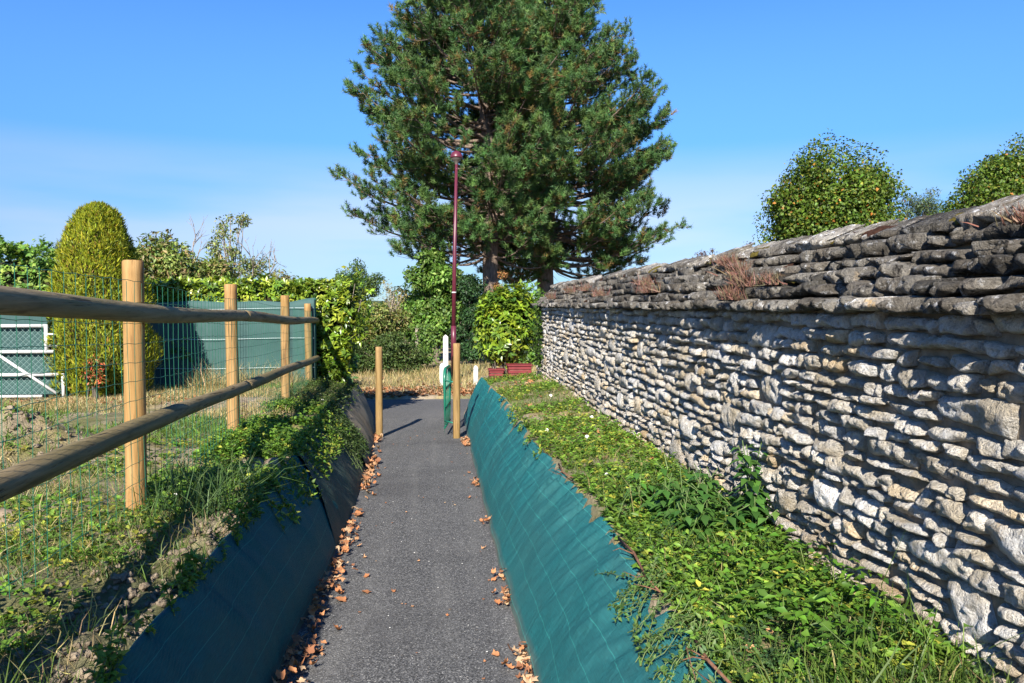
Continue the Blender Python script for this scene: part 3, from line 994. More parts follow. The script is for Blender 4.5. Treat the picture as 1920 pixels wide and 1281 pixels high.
# ------------------------------------------------------------------ green screen fence, white gate
scr = thing('screen_fence', 'green fabric screen fence stretched in front of the laurel hedge', 'fence', (-4, 12.4, .33))
pts = [(-8.6, 12.55), (-4.6, 12.45), (-2.55, 12.36), (-2.02, 12.25)]
su = np.linspace(0, 1, 120); sv = np.linspace(0, 1, 16)
xx = np.interp(su, [0, .55, .88, 1], [p[0] for p in pts]); yy = np.interp(su, [0, .55, .88, 1], [p[1] for p in pts])
U, V_ = np.meshgrid(su, sv, indexing='ij')
XX, YY = np.interp(U, su, xx), np.interp(U, su, yy)
top = 1.66 + .05 * (U > .9) * (U - .9) * 10 + .012 * np.sin(U * 40)
ZZ = .25 + (top - .25) * V_
YY = YY + fbm2(XX, ZZ, 1.6, 3, 77) * .03 + .008 * np.sin(XX * 17) * (1 - V_)
o = obj('screen_cloth', np.stack([XX, YY, ZZ], -1).reshape(-1, 3), grid_faces(120, 16)[:, ::-1], M['screen'], scr, smooth=True)
sd = o.modifiers.new('thick', 'SOLIDIFY'); sd.thickness = .004
for x, y in ((-8.5, 12.6), (-6.6, 12.56), (-4.6, 12.51), (-2.55, 12.42), (-2.03, 12.31)):
    V, F = tube([(x, y, .1), (x, y, 1.0), (x, y, 1.72)], .022, 8)
    obj('stake', V, F, M['wire_green'], scr, smooth=True)
for zz in (.62, 1.08, 1.55):
    xw = np.linspace(-8.5, -2.03, 40)
    V, F = tube(np.stack([xw, np.interp(xw, [p[0] for p in pts], [p[1] for p in pts]) - .045, zz + .012 * np.sin(xw * 2.1)], 1), .0035, 5)
    obj('tension_wire', V, F, M['wire_pale'], scr)
# the gate
gz = .40
GY = 10.62
wg = thing('field_gate', 'white tubular field gate with diagonal brace and diamond mesh', 'gate', (-6.4, GY, gz))
def gbar(name, a, b, r=.024):
    V, F = bev_box((0, 0, 0), (1, 1, 1), .01)
    a, b = np.array(a, float), np.array(b, float)
    V, F = tube([a, (a + b) / 2, b], r, 8)
    return obj(name, V, F, M['white_paint'], wg, smooth=True)
gbar('top_rail', (-8.4, GY, 1.33), (-5.23, GY, 1.33))
gbar('stile', (-5.23, GY, 1.35), (-5.23, GY, .97))
gbar('middle_rail', (-8.4, GY, .99), (-5.14, GY, .99))
gbar('lower_rail', (-8.4, GY, .685), (-5.08, GY, .685))
gbar('bottom_rail', (-8.4, GY, .40), (-5.30, GY, .40), .02)
gbar('brace', (-6.05, GY - .035, 1.12), (-5.10, GY - .035, .44), .020)
gbar('foot_stile', (-5.03, GY, .70), (-5.03, GY, .36), .022)
gbar('stile', (-8.4, GY, 1.35), (-8.4, GY, .36))
for zz in (1.22, 1.07):
    gbar('latch', (-5.21, GY, zz), (-5.08, GY, zz), .013)
gm = MB()
for k in np.arange(-10.0, -4.2, .075):
    for sg in (1, -1):
        xa, xb = k, k + sg * .92
        za, zb = .41, 1.33
        a_, b_ = sorted((xa, xb))
        lo, hi = max(a_, -8.4), min(b_, -5.23)
        if hi - lo < .05: continue
        fz = lambda x: za + (zb - za) * ((x - xa) / (xb - xa))
        V, F = tube([(lo, GY + .03, fz(lo)), (hi, GY + .03, fz(hi))], .0018, 4, cap=False)
        gm.add(V, F)
gm.build('diamond_mesh', plain('mesh_wire', (.22, .33, .31), .5, .4, .1), wg)
# cloth hung on the gate
U, V_ = np.meshgrid(np.linspace(-8.38, -5.05, 30), np.linspace(.42, 1.6, 10), indexing='ij')
YY = GY + .06 + fbm2(U, V_, 2, 2, 5) * .012
ZZ = np.where(U > -5.25, np.minimum(V_, .69), V_)
o = obj('screen_cloth', np.stack([U, YY, ZZ], -1).reshape(-1, 3), grid_faces(30, 10)[:, ::-1], M['screen'], wg, smooth=True)

# ------------------------------------------------------------------ vegetation builders
def blob(c, r, seed=0, nu=20, nv=12, k=.18):
    th = np.linspace(0, 2 * math.pi, nu, endpoint=False); ph = np.linspace(.05, math.pi - .05, nv)
    T, P_ = np.meshgrid(th, ph, indexing='ij')
    d = np.stack([np.sin(P_) * np.cos(T), np.sin(P_) * np.sin(T), np.cos(P_)], -1).reshape(-1, 3)
    V = np.array(c) + d * np.array(r) * (1 + k * fbm(d, 2.2, 2, seed))[:, None]
    F = [[i * nv + j, i * nv + j + 1, ((i + 1) % nu) * nv + j + 1, ((i + 1) % nu) * nv + j] for i in range(nu) for j in range(nv - 1)]
    return V, np.array(F)
def clump_leaves(cents, rads, n, Ln, Wr, cols, w=None, jit=.2, down=.35, squash=.8, light=.18):
    """leaves through the outer part of many clumps"""
    cents = np.array(cents, float); rads = np.array(rads, float)
    wgt = rads ** 2 / (rads ** 2).sum()
    i = rng.choice(len(cents), n, p=wgt)
    d = rdir(n)
    rr_ = rads[i] * rng.random(n) ** .38 * (1 + .35 * vn(d * 2.3 + cents[i], 1, 5))
    P = cents[i] + d * rr_[:, None] * np.array([1, 1, squash])
    D = d * .5 + rdir(n) * .9 + np.array([0, 0, -down])
    N = d * .7 + rdir(n) * .6 + np.array([0, 0, .6])
    cl = mixcol(n, cols, w, jit)
    per = 1 + rng.normal(0, light, len(cents))
    cl = np.clip(cl * per[i][:, None], .003, 1)
    L_ = Ln * rng.uniform(.65, 1.25, n)
    return leaves(P, D, N, L_, L_ * Wr, cl)
def limb(a, b, r0, r1, sag=.15, n=6, sides=6, seg=7):
    a, b = np.array(a, float), np.array(b, float)
    tt = np.linspace(0, 1, seg)[:, None]
    mid = (a + b) / 2 + np.array([0, 0, -sag]) * np.linalg.norm(b - a) + rng.normal(0, .06, 3) * np.linalg.norm(b - a)
    P = a * (1 - tt) ** 2 + 2 * mid * tt * (1 - tt) + b * tt ** 2
    return tube(P, r0 + (r1 - r0) * tt[:, 0], sides)
def tree(name, label, base, crowns, nl, Ln, Wr, cols, w=None, tr=.12, mat='leaf', bark_='bark', k=26, cr=(.22, .40), group=None, cat='tree', core=False, light=.18, trunk_top=None, down=.35, fill=0.0):
    """crowns: list of (centre, radii) ellipsoids"""
    root = thing(name, label, cat, base, group)
    base = np.array(base, float)
    C, Rr = [], []
    tot = sum(np.prod(r) for _, r in crowns)
    for c, r in crowns:
        m = max(4, int(k * np.prod(r) / tot))
        d = rdir(m) * (rng.random(m) ** .42)[:, None]
        C.append(np.array(c) + d * np.array(r) * .80)
        Rr.append(rng.uniform(*cr, m) * min(r))
    C = np.concatenate(C); Rr = np.concatenate(Rr)
    m = MB()
    top = np.array(crowns[0][0], float) if trunk_top is None else np.array(trunk_top, float)
    V, F = limb(base - [0, 0, .1], top, tr, tr * .35, 0, sides=10, seg=9)
    m.add(V, F)
    for c, r in zip(C, Rr):
        f = rng.uniform(.3, .9)
        st = base + (top - base) * f
        V, F = limb(st, c, tr * .34 * (1 - f * .5), .008, -.08, sides=5)
        m.add(V, F)
        for _ in range(3):
            V, F = limb(c, c + rdir(1)[0] * r * .9, .010, .003, 0, sides=3, seg=4)
            m.add(V, F)
    m.build('trunk', M[bark_], root, smooth=True)
    V, F, Cc = clump_leaves(C, Rr, nl, Ln, Wr, cols, w, light=light, down=down)
    mm = MB(); mm.add(V, F, Cc)
    if fill:
        for c, r in crowns:
            q = int(nl * fill * np.prod(r) / tot)
            d = rdir(q)
            rr_ = (1.02 - .30 * rng.random(q) ** 1.6) * (1 + .28 * fbm(d, 2.4, 4, 17) - .14)
            V, F, Cc = leaves(np.array(c) + d * rr_[:, None] * np.array(r), d * .4 + rdir(q) + np.array([0, 0, -.3]), d * .7 + rdir(q) * .6 + np.array([0, 0, .5]), Ln * rng.uniform(.6, 1.2, q), Ln * Wr * rng.uniform(.6, 1.2, q), mixcol(q, cols, w, .2))
            mm.add(V, F, Cc)
    mm.build('crown', M[mat], root)
    return root

# ------------------------------------------------------------------ the two pines
def pine(label, base, H, z0, reach, tr, lean, seed, ntuft):
    r_ = np.random.default_rng(seed)
    root = thing('pine_tree', label, 'tree', base, 'tall pines behind the lane')
    base = np.array(base, float)
    wd = MB()
    zs = np.linspace(0, H, 16)
    tp = np.stack([base[0] + lean * zs / H + .12 * np.sin(zs * .7 + seed), base[1] + .1 * np.sin(zs * .5), base[2] - .2 + zs], 1)
    rad = tr * (1 - zs / H) ** .8 + .03
    rad[0] *= 1.35
    V, F = tube(tp, rad, 12)
    wd.add(V, F)
    TP, TD, TC = [], [], []
    z = z0
    while z < H - .3:
        f = (z - z0) / (H - z0)
        nb = r_.integers(6, 9)
        a0 = r_.random() * 6.28
        c0 = np.array([np.interp(z, zs, tp[:, k]) for k in range(3)])
        for b in range(nb):
            c0 = c0 + np.array([0, 0, r_.normal(0, .10)])
            az = a0 + b * 2 * math.pi / nb + r_.normal(0, .25)
            Lb = reach(az, f) * r_.uniform(.72, 1.06)
            if Lb < .25: continue
            rise = (.02 + .55 * f) * Lb + r_.normal(0, .13) * Lb
            dv = np.array([math.cos(az), math.sin(az), 0])
            tt = np.linspace(0, 1, 9)
            sag = -.10 * (1 - f) * np.sin(tt * math.pi) * Lb
            up_ = .12 * Lb * tt ** 3
            side = np.array([-dv[1], dv[0], 0]) * (r_.normal(0, .07) * Lb * tt ** 2)[:, None]
            P = c0 + dv * (tt * Lb)[:, None] + side + np.stack([0 * tt, 0 * tt, rise * tt + sag + up_], 1)
            V, F = tube(P, (.012 + .011 * Lb) * (1 - tt) ** .8 + .007, 5, cap=False)
            wd.add(V, F)
            # side branches with tufts, mostly on the outer part
            ns = int(6 + Lb * 3.8)
            for s in range(ns):
                u = r_.uniform(.28 if f > .35 else .42, 1.0)
                p = np.array([np.interp(u, tt, P[:, k]) for k in range(3)])
                sg = 1 if s % 2 else -1
                ls = (.25 + .5 * r_.random()) * (1.2 - u) * min(Lb, 3.2) * .62 + .18
                sd_ = unit(dv * .75 + sg * np.array([-dv[1], dv[0], 0]) * r_.uniform(.3, 1.0) + np.array([0, 0, r_.uniform(-.25, .95)]))
                q = p + sd_ * ls
                V, F = tube([p, (p + q) / 2 - [0, 0, .05 * ls], q], [.011, .008, .005], 3, cap=False)
                wd.add(V, F)
                nt = int(1.6 + ls * 3.4)
                for v in range(nt):
                    w_ = 1 - v * .8 / nt
                    d = unit(sd_ * .6 + r_.normal(0, .35, 3) + np.array([0, 0, .8]))
                    TP.append(p + sd_ * ls * w_ + r_.normal(0, .05, 3)); TD.append(d)
            for v in range(4):
                TP.append(P[-1] + r_.normal(0, .1, 3)); TD.append(unit(dv + r_.normal(0, .35, 3) + np.array([0, 0, .5])))
        # bare dead twigs low in the crown
        if f < .3:
            for b in range(7):
                d = unit(r_.normal(0, 1, 3) * np.array([1, 1, .35]))
                a = c0 + d * .2
                e_ = a + d * r_.uniform(.8, 2.0) + [0, 0, r_.uniform(-.5, .3)]
                V, F = tube([a, (a + e_) / 2 + r_.normal(0, .08, 3), e_], [.022, .012, .004], 4, cap=False)
                wd.add(V, F)
        z += r_.uniform(.26, .40)
    wd.build('trunk', M['pine_bark'], root, smooth=True)
    TP, TD = np.array(TP), np.array(TD)
    nN = 46
    n = len(TP)
    size = r_.uniform(.7, 1.6, n)
    Pn = np.repeat(TP, nN, 0); Dn = np.repeat(TD, nN, 0)
    al = np.tile(np.linspace(0, 1, nN), n) * np.repeat(size, nN)
    rd = rdir(n * nN)
    rd = unit(rd - Dn * (rd * Dn).sum(1, keepdims=True))
    nd = unit(Dn * r_.uniform(.15, 1.1, (n * nN, 1)) + rd * .8)
    A = Pn + Dn * (al * .22)[:, None]
    S = unit(np.cross(nd, rdir(n * nN)))
    ln = (.165 * r_.uniform(.7, 1.25, n * nN))[:, None]
    V = np.stack([A - S * .0105, A + S * .0105, A + nd * ln], 1).reshape(-1, 3)
    F = np.arange(n * nN * 3).reshape(-1, 3)
    tcol = mixcol(n, [(.048, .108, .032), (.070, .140, .038), (.10, .165, .040), (.16, .115, .034)], [.38, .36, .2, .06], .2)
    nc = np.repeat(tcol, nN, 0)
    brown = np.repeat(r_.random(n) < .25, nN) & (np.tile(np.arange(nN), n) < 9)
    nc[brown] = np.array([.17, .095, .035])
    obj('crown', V, F, M['needle'], root, col=np.repeat(nc, 3, 0))
    return n
FS = [0, .12, .3, .45, .65, .85, 1]
def reach_l(az, f):
    c, sn = math.cos(az), math.sin(az)
    wmax = np.interp(f, FS, [4.7, 5.3, 4.9, 4.0, 2.3, 1.4, .4])
    return wmax * (1.0 if c < 0 else 1 - .45 * c) * (1 - .45 * max(0, -sn) * max(0, 1 - f / .35))
def reach_r(az, f):
    c, sn = math.cos(az), math.sin(az)
    wmax = np.interp(f, FS, [5.3, 6.1, 5.3, 4.0, 2.1, 1.3, .4])
    return wmax * (1.0 if c > 0 else 1 + .42 * c) * (1 - .45 * max(0, -sn) * max(0, 1 - f / .35))
n1 = pine('tall pine with pale lichened trunk, closer to the street lamp', (1.95, 28, -.35), 17.2, 3.9, reach_l, .30, -.9, 3, 0)
n2 = pine('tall pine with dark forked trunk rising behind the wall end', (4.3, 31, -.35), 17.8, 3.7, reach_r, .36, -.5, 9, 0)
print('pine tufts', n1, n2)

# ------------------------------------------------------------------ clipped cypress, hedges, shrubs on the field side
GREEN1 = [(.045, .085, .015), (.07, .12, .02), (.10, .15, .03), (.03, .055, .012)]
cyp = thing('cypress', 'clipped golden green conical cypress beside the white gate', 'tree', (-4.70, 11.1, .36), None)
cz = np.array([.36, .5, .8, 1.2, 1.6, 2.0, 2.4, 2.7, 2.88, 2.97])
crd = np.array([.52, .59, .63, .64, .61, .55, .44, .31, .20, .04])
n = 34000
zq = rng.uniform(.38, 2.97, n)
az = rng.random(n) * 2 * math.pi
dr = np.stack([np.cos(az), np.sin(az), 0 * az], 1)
rq = np.interp(zq, cz, crd) * (1 + .17 * vn(np.stack([np.cos(az) * 2.2, np.sin(az) * 2.2, zq * 3], 1), 1, 3) + .12 * vn(np.stack([np.cos(az) * 6, np.sin(az) * 6, zq * 8], 1), 1, 4)) * (1 - .22 * rng.random(n) ** 2.2)
P = np.stack([-4.74 + np.cos(az) * rq, 11.1 + np.sin(az) * rq, zq], 1)
D = dr * .55 + np.array([0, 0, .85]) + rng.normal(0, .38, (n, 3))
V, F, C = leaves(P, D, dr + rng.normal(0, .4, (n, 3)), rng.uniform(.035, .10, n), rng.uniform(.010, .020, n), mixcol(n, [(.25, .28, .016), (.18, .22, .016), (.33, .32, .024), (.08, .11, .012), (.25, .15, .035)], [.34, .3, .2, .13, .03], .2))
obj('crown', V, F, M['leaf'], cyp, col=C)
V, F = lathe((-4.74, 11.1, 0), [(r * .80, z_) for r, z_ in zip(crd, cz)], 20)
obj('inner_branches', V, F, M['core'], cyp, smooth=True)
V, F = tube([(-4.7, 11.1, .2), (-4.7, 11.1, .8), (-4.68, 11.1, 2.4)], [.09, .08, .03], 8)
obj('trunk', V, F, M['bark'], cyp, smooth=True)
def small_bush(name, label, c, r, n, Ln, Wr, cols, w=None, cat='shrub', group=None, mat='leaf', k=10, stems=8, light=.2, cr=(.35, .6)):
    zb = float(ground_z(c[0], c[1]))
    root = thing(name, label, cat, (c[0], c[1], zb), group)
    d = rdir(k) * (rng.random(k) ** .5)[:, None]
    cents = np.array(c) + d * np.array(r) * .62
    cents[:, 2] = np.maximum(cents[:, 2], zb + .05)
    rads = rng.uniform(*cr, k) * min(r)
    m = MB()
    for q in range(max(stems, 3)):
        V, F = limb((c[0] + rng.normal(0, .1 * r[0]), c[1] + rng.normal(0, .1 * r[1]), zb - .03), cents[q % k] + rng.normal(0, .1, 3) * min(r), .012 + .012 * min(r), .004, -.05, sides=5)
        m.add(V, F)
    m.build('stems', M['bark'], root, smooth=True, kind='stuff')
    V, F, C = clump_leaves(cents, rads, n, Ln, Wr, cols, w, light=light)
    keep = V[:, 2].reshape(-1, 5).min(1) > zb - .02
    V = V.reshape(-1, 5, 3)[keep].reshape(-1, 3); C = C.reshape(-1, 5, 3)[keep].reshape(-1, 3)
    b = np.arange(int(keep.sum()))[:, None] * 5
    F = np.concatenate([b + np.array([[0, 3, 1]]), b + np.array([[1, 3, 4]]), b + np.array([[0, 2, 3]]), b + np.array([[2, 4, 3]])])
    obj('foliage', V, F, M[mat], root, col=C)
    return root
small_bush('red_shrub', 'low shrub with orange red new leaves at the foot of the cypress', (-4.50, 10.35, .72), (.36, .16, .32), 1500, .06, .42, [(.55, .13, .06), (.42, .16, .05), (.07, .11, .02), (.10, .14, .025)], [.25, .1, .4, .25], k=12)

def shoots(P, A, k, Ln, Wr, cols, w=None, spread=.95, jit=.15):
    """rosettes of k leaves round shoot tips P with axes A"""
    n = len(P)
    P2 = np.repeat(P, k, 0); A2 = np.repeat(unit(A), k, 0)
    rd = rdir(n * k)
    rd = unit(rd - A2 * (rd * A2).sum(1, keepdims=True))
    D = A2 * rng.uniform(.25, .9, (n * k, 1)) + rd * spread
    sc = mixcol(n, cols, w, jit)
    C = np.repeat(sc, k, 0) * (1 + rng.normal(0, .12, (n * k, 1)))
    L_ = Ln * rng.uniform(.7, 1.2, n * k)
    return leaves(P2 - A2 * rng.uniform(0, .08, (n * k, 1)), D, A2 + rd * -.2 + np.array([0, 0, .3]), L_, L_ * Wr, np.clip(C, .004, 1), fold=.16, curl=.2)
LAUREL = [(.21, .29, .022), (.14, .22, .022), (.085, .155, .02), (.29, .33, .04), (.04, .085, .015)]
def surface_pts(x0, x1, y0, y1, z0, z1, n, bumps=.08, seed=0):
    """points on the skin of a clipped block, with outward directions"""
    ax, ay, az_ = x1 - x0, y1 - y0, z1 - z0
    ar = np.array([ax * ay, ax * az_, ax * az_ * .5, ay * az_, ay * az_])
    f = rng.choice(5, n, p=ar / ar.sum())
    u, v = rng.random(n), rng.random(n)
    P = np.zeros((n, 3)); A = np.zeros((n, 3))
    for k_, (pf, af) in enumerate([(lambda u, v: (x0 + u * ax, y0 + v * ay, z1 + 0 * u), (0, 0, 1)), (lambda u, v: (x0 + u * ax, y0 + 0 * u, z0 + v * az_), (0, -1, 0)), (lambda u, v: (x0 + u * ax, y1 + 0 * u, z0 + v * az_), (0, 1, 0)), (lambda u, v: (x0 + 0 * u, y0 + u * ay, z0 + v * az_), (-1, 0, 0)), (lambda u, v: (x1 + 0 * u, y0 + u * ay, z0 + v * az_), (1, 0, 0))]):
        m = f == k_
        P[m] = np.stack(pf(u[m], v[m]), 1); A[m] = af
    P = P + A * (fbm(P, 2.4, 3, seed) * bumps - rng.random((n, 1))[:, 0] * .10)[:, None]
    return P, A
hed = thing('laurel_hedge', 'clipped yellow green laurel hedge behind the green screen fence', 'hedge', (-3.3, 12.9, .3))
P, A = surface_pts(-4.75, -1.55, 12.52, 13.35, .45, 2.0, 3000, .10, 4)
V, F, C = shoots(P, A + np.array([0, 0, .7]) + rng.normal(0, .35, (len(P), 3)), 7, .105, .40, LAUREL, [.3, .28, .2, .16, .06])
m = MB(); m.add(V, F, C)
# looser end of the hedge leaning out over the bank
cen = np.array([(-1.62, 12.75, 1.8), (-1.42, 12.8, 1.68), (-1.50, 12.75, 1.4), (-1.42, 12.85, 1.2), (-1.75, 12.7, 1.05), (-1.7, 12.7, .8), (-1.5, 12.9, 1.9), (-1.8, 12.6, .55)])
i = rng.integers(0, len(cen), 330)
P = cen[i] + rng.normal(0, .13, (330, 3))
V, F, C = shoots(P, rdir(330) + np.array([.3, -.3, .7]), 7, .11, .40, LAUREL, [.3, .28, .2, .12, .1])
m.add(V, F, C)
m.build('foliage', M['gloss_leaf'], hed)
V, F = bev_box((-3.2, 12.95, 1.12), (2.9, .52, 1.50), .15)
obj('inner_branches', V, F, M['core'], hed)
m = MB()
for q in range(26):
    b0 = (-1.85 + rng.normal(0, .12), 12.75 + rng.normal(0, .1), .30)
    V, F = limb(b0, cen[q % len(cen)] + rng.normal(0, .12, 3), .016, .004, -.05, sides=5)
    m.add(V, F)
m.build('stems', M['twig'], hed, smooth=True, kind='stuff')

# the laurel bush at the end of the wall
lb = thing('laurel_bush', 'rounded glossy yellow green laurel bush beside the red planters', 'shrub', (1.0, 12.85, .38))
n = 900
d = rdir(n)
rr_ = (.60 + .40 * rng.random(n) ** .5) * (1 + .12 * vn(d * 2.4, 1, 8))
P = np.array([1.02, 12.95, 1.28]) + d * rr_[:, None] * np.array([.55, .42, .70])
P[:, 0] += .08 * (P[:, 2] - 1.3)
P = P[P[:, 2] > .56]
V, F, C = shoots(P, d[:len(P)] * .2 + unit(P - np.array([1.02, 12.95, 1.2])) + np.array([0, -.1, .6]), 7, .115, .42, LAUREL, [.30, .34, .22, .10, .04])
obj('foliage', V, F, M['gloss_leaf'], lb, col=C)
m = MB()
for q in range(16):
    V, F = limb((1.0 + rng.normal(0, .12), 12.9 + rng.normal(0, .1), .34), P[rng.integers(len(P))] * .8 + np.array([1.02, 12.95, 1.3]) * .2, .018, .005, -.05, sides=5)
    m.add(V, F)
m.build('stems', M['bark'], lb, smooth=True, kind='stuff')
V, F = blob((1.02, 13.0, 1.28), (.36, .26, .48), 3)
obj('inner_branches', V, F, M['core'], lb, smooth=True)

# ivy creeping up the wall end
n = 420
P = np.stack([WX - .03 + rng.normal(0, .015, n), 11.55 + rng.normal(0, .16, n), rng.uniform(.7, 1.62, n)], 1)
V, F, C = leaves(P, rng.normal(0, .6, (n, 3)) + np.array([-.3, 0, -.6]), rng.normal(0, .3, (n, 3)) + np.array([-1, 0, .2]), .055, .05, mixcol(n, [(.05, .10, .015), (.08, .14, .02), (.03, .06, .012)]))
tag(obj('ivy', V, F, M['leaf'], col=C, loc=(WX, 11.5, .6)), 'green ivy strand climbing the stone wall end by the laurel', 'ivy')

# ------------------------------------------------------------------ shrubs and trees behind the field
IVY = [(0.120, 0.232, 0.040), (0.176, 0.304, 0.048), (0.080, 0.152, 0.029), (0.240, 0.336, 0.064)]
P, A = surface_pts(-15, -6.2, 15.0, 16.6, 0, 2.8, 13000, .30, 14)
P[:, 2] += (.0 + .30 * fbm2(P[:, 0], P[:, 1], .55, 3, 4)) * (P[:, 2] > 2.0)
ih = thing('ivy_hedge', 'big rounded bank of green ivy behind the white gate', 'hedge', (-10, 15.8, -.3))
V, F, C = shoots(P, A + np.array([0, 0, .4]) + rng.normal(0, .4, (len(P), 3)), 5, .085, .62, IVY, None)
obj('foliage', V, F, M['leaf'], ih, col=C)
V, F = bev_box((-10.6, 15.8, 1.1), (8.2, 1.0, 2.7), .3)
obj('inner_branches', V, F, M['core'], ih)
small_bush('climber_sprig', 'arching leafy sprig sticking up above the ivy bank', (-6.75, 15.3, 2.95), (.5, .3, .30), 340, .09, .4, IVY, k=9, stems=6)
BROWN = [(.17, .23, .05), (.13, .19, .04), (.22, .24, .065), (.25, .19, .08), (.10, .145, .032)]
zb = float(ground_z(-5, 15.3))
tree('brown_shrub', 'wild olive brown shrub tangled behind the laurel hedge', (-5.0, 15.2, zb), [((-5.3, 15.2, 1.9), (1.15, .8, 1.3)), ((-4.3, 15.2, 1.6), (1.0, .8, 1.2))], 22000, .10, .42, BROWN, None, .06, 'leaf', 'twig', 46, (.28, .5), cat='shrub')
zb = float(ground_z(-4.6, 18))
tree('young_tree', 'thin sparse young tree with bare twigs above the laurel hedge', (-4.65, 18, zb), [((-4.85, 18, 3.05), (.62, .5, .85)), ((-4.55, 18, 2.4), (.7, .5, .5))], 2100, .08, .45, [(.17, .22, .06), (.23, .24, .08), (.12, .17, .05)], None, .05, 'leaf', 'twig', 34, (.22, .40))
bt = thing('bare_branch', 'bare forked grey branch leaning out over the hedge', 'branch', (-4.5, 17.6, 1.2))
m = MB()
def fork(p, d, l, r, dep):
    q = p + d * l
    V, F = limb(p, q, r, r * .6, 0, sides=5, seg=4); m.add(V, F)
    if dep:
        for _ in range(3 if dep > 1 else 2):
            fork(q - d * l * rng.uniform(0, .4), unit(d + rng.normal(0, .42, 3)), l * rng.uniform(.5, .75), r * .6, dep - 1)
fork(np.array([-4.5, 17.6, 1.0]), unit(np.array([.35, 0, .9])), 1.1, .03, 4)
fork(np.array([-4.45, 17.6, 1.2]), unit(np.array([.8, 0, .75])), .8, .022, 3)
fork(np.array([-5.6, 17.6, 2.0]), unit(np.array([.1, 0, 1])), .8, .02, 3)
m.build('limbs', M['twig'], bt, smooth=True, kind='stuff')

# ------------------------------------------------------------------ trees and bushes beyond the lane
DECID = [(0.088, 0.175, 0.027), (0.119, 0.219, 0.037), (0.056, 0.112, 0.020), (0.156, 0.237, 0.050)]
DARK = [(0.030, 0.074, 0.024), (0.043, 0.097, 0.030), (0.022, 0.051, 0.019)]
OLIVE = [(0.125, 0.163, 0.037), (0.094, 0.131, 0.030), (0.163, 0.181, 0.050), (0.188, 0.156, 0.056)]
G = lambda x, y: float(ground_z(x, y)) - .05
tree('leafy_tree', 'tall light green leafy tree in front of the pale pine trunk', (-.3, 26, G(-.3, 26)), [((-.35, 26, 2.1), (1.1, .9, 1.7)), ((.2, 26.2, 2.3), (.85, .7, 1.2)), ((-.55, 25.7, .9), (.9, .7, 1.1))], 17000, .15, .55, DECID, None, .11, k=46, cr=(.3, .55), group='trees beyond the lane')
tree('dark_tree', 'dense dark blue green tree close beside the street lamp pole', (1.0, 25, G(1, 25)), [((1.0, 25, 1.3), (.75, .7, 1.5)), ((.75, 25, .5), (.7, .6, .8))], 13000, .11, .5, DARK, None, .1, k=34, cr=(.3, .55), group='trees beyond the lane')
tree('round_bush', 'olive green bush under the small far tree', (-2.5, 24, G(-2.5, 24)), [((-2.4, 24, .75), (1.2, 1.0, 1.05)), ((-1.75, 24.2, .9), (.7, .7, .8))], 13000, .12, .5, OLIVE, None, .07, k=34, cr=(.3, .5), cat='shrub', group='bushes beyond the lane')
tree('low_bush', 'low mid green bush spreading over the dry verge grass', (-1.9, 21.5, G(-1.9, 21.5)), [((-2.0, 21.5, .25), (1.1, .8, .75)), ((-1.1, 21.6, .15), (.7, .6, .6))], 12000, .09, .45, [(.06, .10, .025), (.085, .125, .03), (.045, .075, .02)], None, .05, k=34, cr=(.3, .5), cat='shrub', group='bushes beyond the lane')
tree('bramble', 'grey green bramble thicket beside the hedge end', (-2.6, 17.6, G(-2.6, 17.6)), [((-2.6, 17.6, .3), (.9, .7, .62)), ((-3.6, 17.8, .6), (1.0, .7, .9))], 10000, .075, .5, [(.06, .085, .025), (.09, .10, .035), (.12, .095, .045)], None, .04, k=30, cr=(.28, .5), cat='shrub', group='bushes beyond the lane')
tree('field_tree', 'small airy round tree standing far off above the bushes', (-4.9, 45, G(-4.9, 45)), [((-4.9, 45, 2.9), (1.5, 1.3, 1.35))], 3600, .17, .5, [(.06, .11, .03), (.085, .13, .04)], None, .12, k=24, cr=(.22, .38))
tree('dead_tree', 'bare pale dead tree between the bushes and leafy tree', (-1.75, 27, G(-1.75, 27)), [((-1.75, 27, 1.9), (.55, .5, 1.0))], 420, .08, .4, [(.22, .19, .05), (.28, .24, .07)], None, .07, bark_='twig', k=22, cr=(.3, .5))
for i, (x, y, hx_, hz_, cols, lab) in enumerate([(-7, 33, 3.2, 2.0, OLIVE, 'broad olive thicket far behind the laurel hedge'), (2.6, 24, 1.3, 1.35, DECID, 'leafy bush behind the laurel at the wall end'), (6.5, 30, 3.2, 1.5, DARK, 'dark undergrowth below the forked pine'), (-1.2, 34, 2.6, 1.7, DECID, 'green thicket far behind the ivy grown post'), (11, 34, 4, 2.2, OLIVE, 'olive thicket behind the wall below the pine boughs')]):
    tree('thicket', lab, (x, y, G(x, y)), [((x, y, hz_ * .55), (hx_, 1.4, hz_))], 9000, .18, .5, cols, None, .08, k=40, cr=(.35, .6), cat='shrub', group='bushes beyond the lane')
tree('creeper', 'rust coloured dry creeper on the pale pine trunk foot', (2.0, 27.4, G(2, 27.4)), [((2.0, 27.4, 2.1), (.45, .3, .75))], 1700, .09, .5, [(.30, .14, .05), (.24, .12, .05), (.14, .10, .03)], None, .04, mat='dry_leaf', k=14, cr=(.5, .8), cat='plant')
